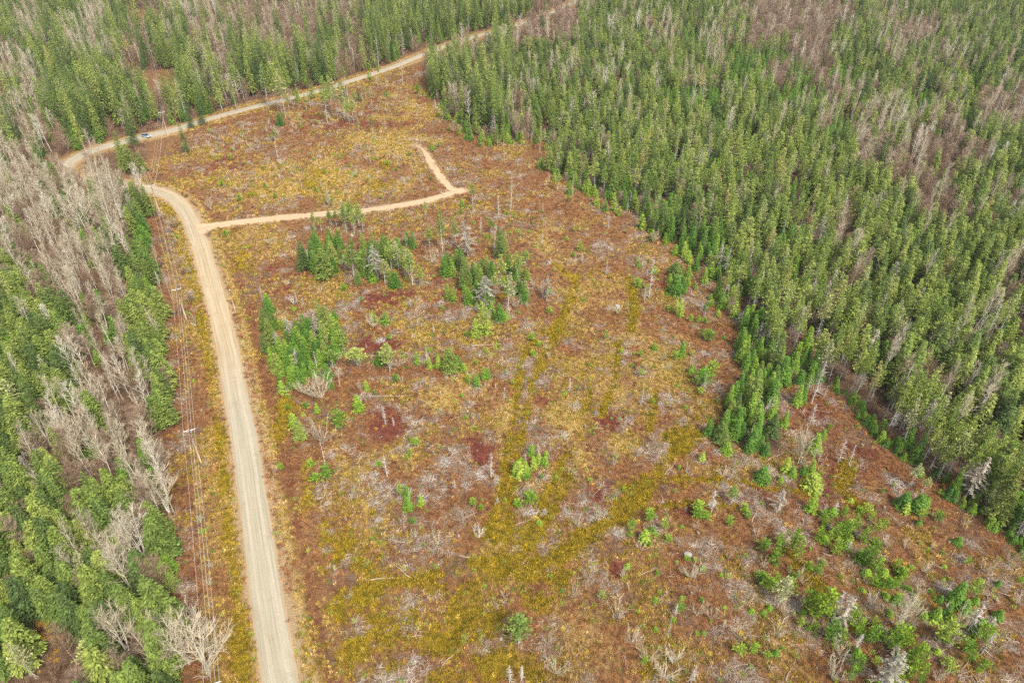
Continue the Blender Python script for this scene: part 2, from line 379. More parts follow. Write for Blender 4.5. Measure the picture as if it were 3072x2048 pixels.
olive = np.maximum(olive, blob(PX, PY, [(1175, 1310, 120, 75, 1), (1090, 1400, 110, 70, 1), (1010, 1470, 90, 60, .95), (1220, 1390, 60, 50, .8), (930, 1410, 60, 60, .8), (1550, 1010, 50, 24, .9), (1345, 1270, 70, 30, .7),
    (770, 1400, 45, 90, .75), (740, 1240, 25, 70, .75), (800, 1500, 60, 60, .7), (900, 1540, 90, 40, .7), (1000, 1560, 80, 30, .8), (700, 1120, 22, 80, .7), (650, 930, 20, 60, .7), (560, 600, 45, 50, .6), (700, 420, 180, 30, .55),
    (640, 445, 120, 22, .7), (880, 400, 90, 40, .6), (960, 1350, 120, 35, .75), (1100, 1560, 70, 40, .6), (1410, 1310, 50, 20, .6), (2300, 1480, 50, 40, .5), (900, 1430, 200, 110, .55), (1120, 1500, 160, 80, .5), (760, 1300, 90, 130, .5), (1290, 1330, 110, 60, .5), (1560, 1110, 160, 40, .5), (1480, 1250, 110, 40, .45), (640, 1000, 30, 90, .5), (1130, 1230, 70, 50, .8), (850, 1180, 30, 25, .7)]))
tan = blob(PX, PY, [(1010, 910, 55, 40, 1), (1430, 1020, 45, 30, 1), (1290, 950, 75, 70, .9), (1400, 900, 60, 50, .7), (970, 775, 24, 18, 1), (1370, 830, 70, 70, .7), (1300, 600, 60, 30, .6), (1330, 1045, 30, 40, .9), (1160, 960, 40, 70, .7),
    (720, 420, 230, 70, .62), (900, 330, 120, 50, .6), (610, 560, 110, 40, .55), (1240, 560, 60, 50, .5), (1350, 680, 90, 60, .6), (1500, 840, 100, 100, .5), (1150, 1050, 60, 60, .5), (860, 1230, 110, 80, .5), (640, 760, 40, 100, .6),
    (1560, 1230, 120, 60, .35), (1350, 1440, 120, 80, .4), (1480, 1500, 160, 70, .4), (2120, 1240, 60, 50, .4), (940, 240, 60, 60, .6), (800, 1080, 60, 60, .35), (1080, 880, 80, 60, .6), (690, 1230, 40, 150, .4), (1990, 1120, 60, 40, .5)])
redm = blob(PX, PY, [(890, 975, 50, 45, .95), (1100, 1045, 42, 38, .9), (855, 785, 70, 42, .8), (1245, 915, 45, 30, .8), (1390, 975, 38, 26, .9), (905, 690, 80, 26, .8), (1160, 780, 60, 30, .5), (1530, 640, 60, 40, .6), (640, 650, 90, 60, .5),
    (1580, 1180, 60, 30, .6), (1060, 1020, 90, 60, .4), (1370, 1140, 50, 40, .6), (1990, 1000, 140, 90, .45), (1880, 930, 100, 90, .5), (1900, 1100, 150, 60, .4), (2100, 1250, 80, 60, .45), (1750, 1130, 90, 40, .5), (1420, 1290, 24, 34, .8), (1000, 640, 40, 30, .4),
    (760, 280, 200, 30, .45), (520, 360, 60, 60, .35)])
nz = fbm(xf, yf, 9, 4, 5.5)
tan = np.clip(tan + (nz - .5) * 1.3, 0, 1) * .85; redm = np.clip(redm * (.45 + 1.2 * fbm(xf, yf, 3.5, 3, 21.0)) + (fbm(xf, yf, 7, 4, 2.2) - .58) * 1.2, 0, 1); olive = np.clip(olive * (.35 + 1.3 * fbm(xf, yf, 2.2, 3, 61.0)) + (fbm(xf, yf, 4, 3, 9.9) - .5) * .8 * (olive > .02) + (fbm(xf, yf, 13, 4, 7.1) - .66) * 1.5, 0, 1)
forest = 1.0 - inpoly(xf, yf, CW).astype(float)
dpl, _ = pldist(xf, yf, PLN, 30)
dm, sm, ds = RF
corr = np.clip(1.4 - dpl / 9.0, 0, 1)
left_strip = (sm < 0) & (dm < 16) & (yf < ground(0, 440)[1])
forest = forest * (1 - np.clip(1.3 - dm / 7.0, 0, 1)) * (1 - corr)
rd = (yf < ground(0, 470)[1]) & (sm > 0)
dirt = np.clip(1.25 - dm / np.where(rd & (yf < 170), 3.0, 1.6), 0, 1) * np.where(yf < 330, 1, .55)
dirt = np.maximum(dirt, np.clip(1.1 - ds / .9, 0, 1)); dirt = np.maximum(dirt, blob(PX, PY, [(470, 530, 24, 14, 1), (1030, 440, 26, 12, 1)]))
ditch = np.exp(-((dm - 4.6) / 1.2) ** 2) * rd * (ds > 2)
olive = np.where(left_strip, np.clip(np.exp(-((dm - 2.6) / 1.5) ** 2) * .75 + (nz - .5) * 1.6, 0, 1), olive); tan = np.where(left_strip, np.clip(.35 + (nz - .5) * 2.2, 0, 1) * (dm < 9), tan)
redm = np.where(left_strip, np.clip(.18 + (nz - .5) * 1.2, 0, 1), redm)
tan = np.maximum(tan, np.exp(-((dm - 2.2) / 1.3) ** 2) * .8 * (dm > 0)); redm = np.maximum(redm, ditch * .35); dirt = dirt * (1 - .8 * ditch)
zA = np.stack([olive * (1 - forest), tan * (1 - forest), redm * (1 - forest * .5), np.ones_like(xf)], 1).astype(np.float32)
zB = np.stack([np.clip(forest, 0, 1), dirt, np.zeros_like(xf), np.ones_like(xf)], 1).astype(np.float32)
idx = np.arange(nx * ny).reshape(ny, nx)
F = np.stack([idx[:-1, :-1].ravel(), idx[:-1, 1:].ravel(), idx[1:, 1:].ravel(), idx[1:, :-1].ravel()], 1)
me = bpy.data.meshes.new('ground'); me.vertices.add(nx * ny); me.vertices.foreach_set('co', np.stack([xf, yf, Z], 1).astype(np.float32).ravel())
me.loops.add(F.size); me.loops.foreach_set('vertex_index', F.ravel().astype(np.int32)); me.polygons.add(len(F)); me.polygons.foreach_set('loop_start', (np.arange(len(F)) * 4).astype(np.int32))
me.polygons.foreach_set('use_smooth', np.ones(len(F), bool)); me.update(calc_edges=True); me.validate()
for nm, z in (('zone_a', zA), ('zone_b', zB)):
    a = me.attributes.new(nm, 'FLOAT_COLOR', 'POINT'); a.data.foreach_set('color', z.ravel())
me.materials.append(ground_material()); g = link('ground', me); g['kind'] = 'structure'
g['label'] = 'brown, tan and olive ground of the clearing and forest floor'

def make_road(name, key, m, label, lift=0.0):
    pl, hw = ROADS[key]; mb = []; U = []; L = []; G = []; nl = 17; acc = 0
    for i, p in enumerate(pl):
        d = pl[min(i + 1, len(pl) - 1)] - pl[max(i - 1, 0)]; d /= np.linalg.norm(d); n = np.array([d[1], -d[0]])
        if i: acc += np.linalg.norm(p - pl[i - 1])
        wob = 1 + (.12 if key == 'main' else .5) * (fbm(np.array([acc]), np.array([0.]), 6 if key == 'main' else 4, 3)[0] - .5)
        tap = 1.0
        if key != 'main': tap = 1.0 + (2.0 * math.exp(-acc / 4.5) if key == 'side' else 0)
        if key == 'spur': tap = max(.12, min(1.0, (len(pl) - 1 - i) * 1.5 / 16))
        far = 1.0 if key != 'main' or p[1] < 330 else .85
        for k in range(nl):
            u = -1 + 2 * k / (nl - 1); q = p + n * u * (hw + .45) * wob * tap * far
            zc = lift + .13 * (1 - u * u) - .10 * abs(u) ** 6 + .02 * math.cos(u * 9)
            mb.append((q[0], q[1], zc)); U.append(u * 1.12); L.append(acc)
            G.append(float(np.clip(sstep(165, 125, p[1]) * .9 * (.25 < (u + 1) / 2 + .25) + sstep(270, 300, p[1]) * .9 + .45 * sstep(205, 240, p[1]) * (u < .2), 0, 1)))
    fs = [(i * nl + k, i * nl + k + 1, (i + 1) * nl + k + 1, (i + 1) * nl + k) for i in range(len(pl) - 1) for k in range(nl - 1)]
    fs = [tuple(reversed(f)) for f in fs]
    me = bpy.data.meshes.new(name); me.from_pydata(mb, [], fs); me.materials.append(m)
    for nm, v in (('across', U), ('along', L), ('grey', G)):
        a = me.attributes.new(nm, 'FLOAT', 'POINT'); a.data.foreach_set('value', np.array(v, np.float32))
    me.polygons.foreach_set('use_smooth', [True] * len(fs)); me.update()
    # keep faces looking up
    if me.polygons[0].normal.z < 0: me.flip_normals()
    o = link(name, me); o['kind'] = 'structure'; o['label'] = label; return o
make_road('road', 'main', road_material('gravel_road'), 'pale gravel road winding past the clearing')
rm2 = road_material('dirt_track', False)
make_road('dirt_track', 'side', rm2, 'tan dirt track branching off the gravel road', .012)
make_road('dirt_track', 'spur', rm2, 'narrow dirt spur bending up from the track end', .024)

# ------------------------------------------------------------------ plant shapes
V = Vector
def rv(a, b): return R.uniform(a, b)
def conifer(h, r0, z0, droop=.25, dens=1.0, pw=.85, step=.5, spray=.55, top=0.0, ragged=.25, tuft=False, mat_=0):
    mb = MB(); z = z0; ztop = h * .985
    while z < ztop:
        t = (z - z0) / (ztop - z0); L0 = r0 * ((1 - t) ** pw) * (1 + top * math.sin(t * 3.1)) + .12
        if z0 > h * .2: L0 *= min(1, .45 + t * 2.2)
        n = max(3, int((6 + 3 * (1 - t)) * dens)); a0 = rv(0, 6.28)
        for j in range(n):
            a = a0 + j * 6.283 / n + rv(-.3, .3); L = L0 * rv(1 - ragged, 1 + ragged * .9)
            if R.random() < ragged * .35: continue
            out = V((math.cos(a), math.sin(a), 0)); side = V((-math.sin(a), math.cos(a), 0))
            ns = max(1, int(L / (spray * .62))); tn = R.random()
            for k in range(ns):
                s = (k + .6) / ns; zz = z + L * (.18 * s - droop * s * s) + rv(-.06, .06)
                p = out * (L * s * .93) + V((0, 0, zz))
                if tuft:
                    for q in range(3):
                        d = (out * rv(.2, 1) + side * rv(-1, 1) + V((0, 0, rv(.1, .9)))).normalized(); w = d.cross(V((rv(-1, 1), rv(-1, 1), rv(-.3, 1)))).normalized()
                        mb.kite(p, d, w, spray * rv(.7, 1.1), spray * .5, mat_, min(1, max(0, tn * .5 + rv(0, .5))))
                else:
                    for sg in (-1, 1):
                        d = (out * 1.0 + side * sg * rv(.35, 1.0) + V((0, 0, rv(-.45, .1)))).normalized(); w = d.cross(V((rv(-.35, .35), rv(-.35, .35), 1))).normalized()
                        mb.kite(p, d, w, spray * rv(.75, 1.2), spray * rv(.35, .55), mat_, min(1, max(0, tn * .5 + rv(0, .5))))
        z += step * (1 - .45 * t) * rv(.85, 1.15)
    for k in range(7):
        a = rv(0, 6.28); d = V((math.cos(a) * .35, math.sin(a) * .35, 1)).normalized()
        mb.kite(V((0, 0, h - .7 + k * .06)), d, d.cross(V((math.sin(a), math.cos(a), .1))).normalized(), .55, .16, mat_)
    return mb
def trunk_mb(h, r, sides=6, lean=.0, mat_=0, stubs=0, mb=None, zs=(0.3, .9)):
    mb = mb or MB(); n = 6; pts = [V((lean * h * (k / n) ** 2 + rv(-.04, .04) * (k > 0), rv(-.04, .04) * (k > 0), -0.4 + (h + .3) * k / n)) for k in range(n + 1)]
    mb.tube(pts, [r * (1 - .85 * k / n) for k in range(n + 1)], sides, mat_)
    for i in range(stubs):
        z = h * rv(*zs); a = rv(0, 6.28); L = rv(.5, 1.4) * (1.25 - z / h); p = V((0, 0, z)); d = V((math.cos(a), math.sin(a), rv(-.35, .15)))
        mb.tube([p, p + d * L], [.022, .010], 3, mat_)
    return mb
def bare_tree(h, spread, first=.35, limbs=20, up=.9, thick=.13, sub=5, twg=4, mat_=0, multi=1, twigth=1.0):
    tr = MB(); br = MB()
    for s in range(multi):
        lean = V((rv(-.18, .18), rv(-.18, .18), 0)) * (1.0 if multi > 1 else .3)
        hh = h * rv(.8, 1) if multi > 1 else h
        def P(t): return V((lean.x * hh * t + .12 * math.sin(t * 7 + s), lean.y * hh * t + .12 * math.cos(t * 6 + s), hh * t - .3))
        tr.tube([P(k / 7) for k in range(8)], [thick * (1 - .86 * k / 7) for k in range(8)], 6 if multi == 1 else 5, mat_, .6)
        nl = limbs // multi
        for i in range(nl):
            t = first + (1 - first) * (i + rv(0, .8)) / nl; t = min(t, .97); a = i * 2.4 + rv(-.4, .4)
            L = spread * (1.15 - t) ** .7 * rv(.7, 1.1) * (1.15 if t > .5 else 1)
            d = V((math.cos(a), math.sin(a), up * rv(.7, 1.3))).normalized(); p0 = P(t)
            pts = [p0]; dd = d.copy()
            for k in range(4):
                dd = (dd + V((rv(-.15, .15), rv(-.15, .15), rv(.02, .22)))).normalized(); pts.append(pts[-1] + dd * (L / 4))
            r1 = .055 * (1.2 - t) + .012
            br.tube(pts, [r1, r1 * .8, r1 * .6, r1 * .42, r1 * .25], 4, mat_)
            for q in range(sub):
                k = R.randint(1, 4); b0 = pts[k]; d2 = (dd + V((rv(-.9, .9), rv(-.9, .9), rv(-.1, .6)))).normalized(); l2 = L * rv(.22, .42)
                b1 = b0 + d2 * l2 * .5; b2 = b1 + (d2 + V((0, 0, .25))).normalized() * l2 * .5
                br.tube([b0, b1, b2], [.018 * twigth, .013 * twigth, .007 * twigth], 3, mat_)
                for w in range(twg):
                    c0 = b1 if w % 2 else b2; d3 = (d2 + V((rv(-.8, .8), rv(-.8, .8), rv(-.2, .7)))).normalized()
                    br.tube([c0, c0 + d3 * rv(.4, .9)], [.010 * twigth, .005 * twigth], 3, mat_)
    return tr, br
def merge(*mbs):
    o = MB()
    for mb, mi in mbs:
        k = len(o.v); o.v += mb.v; o.f += [tuple(i + k for i in f) for f in mb.f]; o.m += [mi] * len(mb.f); o.t += mb.t
    return o
def shrub(h, w, stems, twigs, th=1.0):
    mb = MB()
    for i in range(stems):
        a = rv(0, 6.28); d = V((math.cos(a) * w / h * rv(.2, 1), math.sin(a) * w / h * rv(.2, 1), 1)).normalized(); L = h * rv(.6, 1.05); p = V((rv(-.15, .15), rv(-.15, .15), -.05))
        q = p + d * L * .5; e = q + (d + V((rv(-.2, .2), rv(-.2, .2), .2))).normalized() * L * .5
        mb.tube([p, q, e], [.022 * th, .015 * th, .006 * th], 3, 0)
        for k in range(twigs):
            s = rv(.3, 1); c = p.lerp(q, s * 2) if s < .5 else q.lerp(e, s * 2 - 1)
            d3 = (d + V((rv(-.9, .9), rv(-.9, .9), rv(-.1, .6)))).normalized(); mb.tube([c, c + d3 * L * rv(.14, .3)], [.010 * th, .005 * th], 3, 0)
    return mb

KINDS = {}
def reg(kind, name, parts_list, cat, hgt):
    KINDS[kind] = dict(name=name, var=parts_list, cat=cat, h=hgt)
def conifer_set(kind, name, mk, leaf, bark, h, nv=5, tpart=None):
    out = []
    for i in range(nv):
        cr, tr = mk(); out.append((( 'trunk', tr.mesh(name + '_trunk', [M[bark]])), ('crown', cr.mesh(name + '_crown', [M[leaf]])), merge((tr, 0), (cr, 1)).mesh(name + '_whole', [M[bark], M[leaf]])))
    reg(kind, name, out, 'tree', h)
def mk_spruce():
    return conifer(10, rv(1.65, 2.05), rv(.7, 1.6), .3, rv(.9, 1.1), rv(.75, .95), .42, .52, ragged=.22), trunk_mb(9.8, .15)
def mk_pine():
    z0 = rv(3.6, 5.4)
    cr = conifer(10, rv(1.25, 1.7), z0, .22, .75, 1.0, .42, .40, top=.22, ragged=.5, tuft=True)
    return cr, trunk_mb(9.8, .10, 5, rv(-.008, .008), stubs=34, zs=(.12, .6))
def mk_fir():
    return conifer(10, rv(1.9, 2.5), .4, .12, 1.0, 1.0, .55, .75, ragged=.16), trunk_mb(9.8, .15, 5)
def mk_sap():
    return conifer(10, rv(2.4, 3.4), .6, .0, 1.0, .75, .75, .95, ragged=.42), trunk_mb(9.5, .22, 5)
def mk_roundpine():
    return conifer(10, rv(2.8, 4.2), rv(.8, 3.0), -.12, .8, .6, .8, .75, ragged=.6, tuft=True), trunk_mb(9.0, .22, 5)
def mk_lichen():
    return conifer(10, rv(1.4, 2.0), rv(1.6, 3.4), .32, .75, .85, .5, .34, ragged=.75), trunk_mb(9.8, .13, 5, stubs=20, zs=(.1, .5))
conifer_set('S', 'spruce_tree', mk_spruce, 'spruce', 'greybark', 10)
conifer_set('Y', 'pine_tree', mk_pine, 'pine', 'palebark', 10, 6)
conifer_set('F', 'fir_tree', mk_fir, 'fir', 'greybark', 10, 4)
conifer_set('s', 'fir_sapling', mk_sap, 'sapling', 'greybark', 10, 5)
conifer_set('p', 'pine_sapling', mk_roundpine, 'sapling', 'greybark', 10, 5)
conifer_set('L', 'dead_spruce', mk_lichen, 'lichen', 'deadwood', 10, 3)
def bare_set(kind, name, mk, bark, h, nv=5):
    out = []
    for i in range(nv):
        tr, br = mk(); out.append((('trunk', tr.mesh(name + '_trunk', [M['whitebark'] if bark == 'barebark' else M[bark]])), ('branches', br.mesh(name + '_branches', [M[bark]])), merge((tr, 0), (br, 1)).mesh(name + '_whole', [M['whitebark'] if bark == 'barebark' else M[bark], M[bark]])))
    reg(kind, name, out, 'tree', h)
bare_set('B', 'aspen_tree', lambda: bare_tree(10, rv(1.5, 2.5), rv(.3, .55), 17, rv(.9, 1.5), .085, 5, 4, twigth=1.0), 'barebark', 10, 6)
bare_set('W', 'bare_maple', lambda: bare_tree(10, rv(3.2, 4.2), .2, 32, rv(.55, .9), .15, 7, 5, multi=3, twigth=1.7), 'barebark', 10, 4)
bare_set('R', 'birch_tree', lambda: bare_tree(10, rv(2.8, 3.8), .18, 26, rv(.7, 1.0), .07, 8, 7, twigth=1.35), 'redtwig', 10, 5)
def mk_snag():
    tr = trunk_mb(10, .13, 5); br = MB()
    for i in range(60):
        z = 10 * rv(.15, .97); a = rv(0, 6.28); L = rv(.5, 1.5) * (1.2 - z / 10); p = V((0, 0, z)); d = V((math.cos(a), math.sin(a), rv(-.35, .15)))
        e = p + d * L; br.tube([p, e], [.035, .014], 3, 0)
        if R.random() < .6: br.tube([p.lerp(e, .6), p.lerp(e, .6) + V((rv(-.4, .4), rv(-.4, .4), rv(-.2, .2)))], [.018, .01], 3, 0)
    return tr, br
bare_set('D', 'dead_snag', mk_snag, 'deadwood', 10, 4)
def mk_bush():
    b = shrub(10, rv(7, 10), 12, 12, 4.2); t = MB(); t.tube([V((0, 0, -.4)), V((0, 0, .9))], [.3, .2], 5); return t, b
bare_set('b', 'bare_bush', mk_bush, 'barebark', 10, 3)

# ------------------------------------------------------------------ scatter: one object, many plants (kind stuff)
def gn_tree(protos, name):
    ng = bpy.data.node_groups.new(name, 'GeometryNodeTree')
    ng.interface.new_socket('Geometry', in_out='INPUT', socket_type='NodeSocketGeometry'); ng.interface.new_socket('Geometry', in_out='OUTPUT', socket_type='NodeSocketGeometry')
    gi = ng.nodes.new('NodeGroupInput'); go = ng.nodes.new('NodeGroupOutput')
    jn = ng.nodes.new('GeometryNodeJoinGeometry')
    for o in protos:
        oi = ng.nodes.new('GeometryNodeObjectInfo'); oi.inputs['Object'].default_value = o; oi.inputs['As Instance'].default_value = False
        gi2 = ng.nodes.new('GeometryNodeGeometryToInstance'); ng.links.new(oi.outputs['Geometry'], gi2.inputs[0]); ng.links.new(gi2.outputs[0], jn.inputs[0])
    ip = ng.nodes.new('GeometryNodeInstanceOnPoints'); ng.links.new(gi.outputs[0], ip.inputs['Points']); ng.links.new(jn.outputs[0], ip.inputs['Instance']); ip.inputs['Pick Instance'].default_value = True
    def na(n, typ):
        a = ng.nodes.new('GeometryNodeInputNamedAttribute'); a.data_type = typ; a.inputs[0].default_value = n; return a.outputs['Attribute']
    ng.links.new(na('pick', 'INT'), ip.inputs['Instance Index'])
    er = ng.nodes.new('FunctionNodeEulerToRotation'); ng.links.new(na('rot', 'FLOAT_VECTOR'), er.inputs[0]); ng.links.new(er.outputs[0], ip.inputs['Rotation'])
    ng.links.new(na('siz', 'FLOAT_VECTOR'), ip.inputs['Scale']); ng.links.new(ip.outputs[0], go.inputs[0]); return ng
def scatter(name, label, meshes, pos, rot, siz, tint=None):
    n = len(pos); pos = np.asarray(pos, np.float32)
    me = bpy.data.meshes.new(name); me.vertices.add(n); me.vertices.foreach_set('co', pos.ravel())
    a = me.attributes.new('rot', 'FLOAT_VECTOR', 'POINT'); a.data.foreach_set('vector', np.asarray(rot, np.float32).ravel())
    a = me.attributes.new('siz', 'FLOAT_VECTOR', 'POINT'); a.data.foreach_set('vector', np.asarray(siz, np.float32).ravel())
    a = me.attributes.new('pick', 'INT', 'POINT'); a.data.foreach_set('value', rng.integers(0, len(meshes), n).astype(np.int32))
    if tint is not None:
        a = me.attributes.new('tint', 'FLOAT_COLOR', 'POINT'); a.data.foreach_set('color', np.concatenate([tint, np.ones((n, 1))], 1).astype(np.float32).ravel())
    o = link(name, me); o['kind'] = 'stuff'; o['label'] = label
    protos = []
    for m in meshes:
        p = bpy.data.objects.new(name + '_plant', m); p['kind'] = 'stuff'; protos.append(p)
    md = o.modifiers.new('scatter', 'NODES'); md.node_group = gn_tree(protos, name); return o

# ------------------------------------------------------------------ forest trees
cell = 3.0
gx, gy = np.meshgrid(np.arange(-440, 440, cell), np.arange(12, 700, cell)); gx = gx.ravel() + (rng.random(gx.size) - .5) * cell * .95; gy = gy.ravel() + (rng.random(gy.size) - .5) * cell * .95
keep = (np.abs(gx) < 110 + gy * .62); gx, gy = gx[keep], gy[keep]
hx = 14.0 + (fbm(gx, gy, 60, 2, 4.4) - .5) * 5
P0x, P0y = toP(gx, gy, hx * .52)
zc = zone_at(P0x, P0y)
dmr, _s1, dsr = road_fields(gx, gy); dpr, _ = pldist(gx, gy, PLN, 30)
ok = ~inpoly(gx, gy, CW) & (dmr > 3.2) & (dsr > 2) & (zc != ord('.'))
# small bald spot in the stand at the near left
ok &= (dpr > 11.0) | ((gy < 270) & (dpr > 6))
roadside = (gy > 330) & (_s1 > 0) & (dmr < 22)
ok &= ~roadside | (rng.random(gx.size) < .30)
rr = rng.random(gx.size); typ = np.array(['.'] * gx.size)
nzz = fbm(gx, gy, 16, 3, 6.1)
for ch, mix in {'S': [('S', .56), ('Y', .07), ('B', .03), ('R', .03), ('L', .015), ('F', .08)], 'Y': [('Y', .54), ('S', .07), ('L', .04), ('F', .12), ('D', .012)], 'F': [('F', .80), ('S', .05), ('Y', .04), ('L', .01)],
                'B': [('B', .40), ('R', .16), ('S', .03), ('F', .03)], 'R': [('R', .55), ('B', .06), ('S', .02), ('F', .03)], 'M': [('S', .30), ('R', .28), ('B', .14), ('Y', .05), ('F', .07)]}.items():
    m = (zc == ord(ch)); lo = 0
    for k, p in mix:
        typ[m & (rr >= lo) & (rr < lo + p)] = k; lo += p
typ[roadside & (typ != '.') & (dmr < 16)] = 'R'
gap = fbm(gx, gy, 11, 3, 77.0)
typ[(gx < 0) & (gy < 265) & (zc == ord('S')) & (rr > .70)] = 'S'
upl = (gy > 270) & (P0x < 1150) & (rng.random(gx.size) < .09) & (typ != '.'); typ[upl] = 'S'
nearleft = (gx < 0) & (gy < 265)
ok &= nearleft | ~((gap < .33) & (rng.random(gx.size) < .8)) | (zc == ord('R')) | (zc == ord('B'))
typ[(gap > .60) & (typ == 'S') & (rng.random(gx.size) < .5)] = 'F'
typ[~ok] = '.'
HR = {'S': (11.5, 19), 'Y': (13.5, 19), 'F': (4.5, 9), 'B': (12, 18), 'R': (6.5, 11.5), 'L': (9, 14), 'D': (9, 15)}
trees = []   # kind, x, y, h, wide, tiltx, tilty, hand
for k in HR:
    m = np.where(typ == k)[0]; lo, hi = HR[k]
    for i in m:
        h = lo + (hi - lo) * (.0 + 1.0 * rng.random()) * (.6 + .8 * nzz[i])
        if gx[i] < 0 and gy[i] < 265 and k in 'SYB': h *= .70 if k != 'B' else .86
        if gy[i] > 270 and P0x[i] < 1150 and k in 'BR': h *= .72
        if gx[i] > 0 and P0x[i] > 1150 and k in 'SY': h *= .80
        if gy[i] > 270 and P0x[i] < 1150:
            if k in 'SY' and rng.random() < .42: continue
            h *= 1.28
        if k == 'S' and dmr[i] < 6: h *= .9
        trees.append([k, gx[i], gy[i], h, rng.uniform(.75, 1.25) * (1.38 if nearleft[i] and k in 'SYF' else 1) * (1.32 if k in 'SY' and gx[i] > 0 else 1), 0])
# fringe of young firs and brush below the tall edge trees on the right
edge = np.array(gp([(1860, 862), (1920, 905), (2010, 1000), (2110, 1085), (2200, 1160), (2290, 1225), (2400, 1300), (2560, 1420)]))
for a, b in zip(edge[:-1], edge[1:]):
    L = np.linalg.norm(b - a); nrm = np.array([-(b - a)[1], (b - a)[0]]) / L
    if nrm[1] < 0: nrm = -nrm
    for i in range(int(L * 1.1)):
        q = a + (b - a) * rng.random() + nrm * rng.uniform(-.8, 3.5); trees.append(['F', q[0], q[1], rng.uniform(1.4, 4.0), 1.1, 0])
    for i in range(int(L * .62)):
        q = a + (b - a) * rng.random() + nrm * rng.uniform(2.0, 8); trees.append(['Y', q[0], q[1], rng.uniform(14, 18.5), .95, 0])

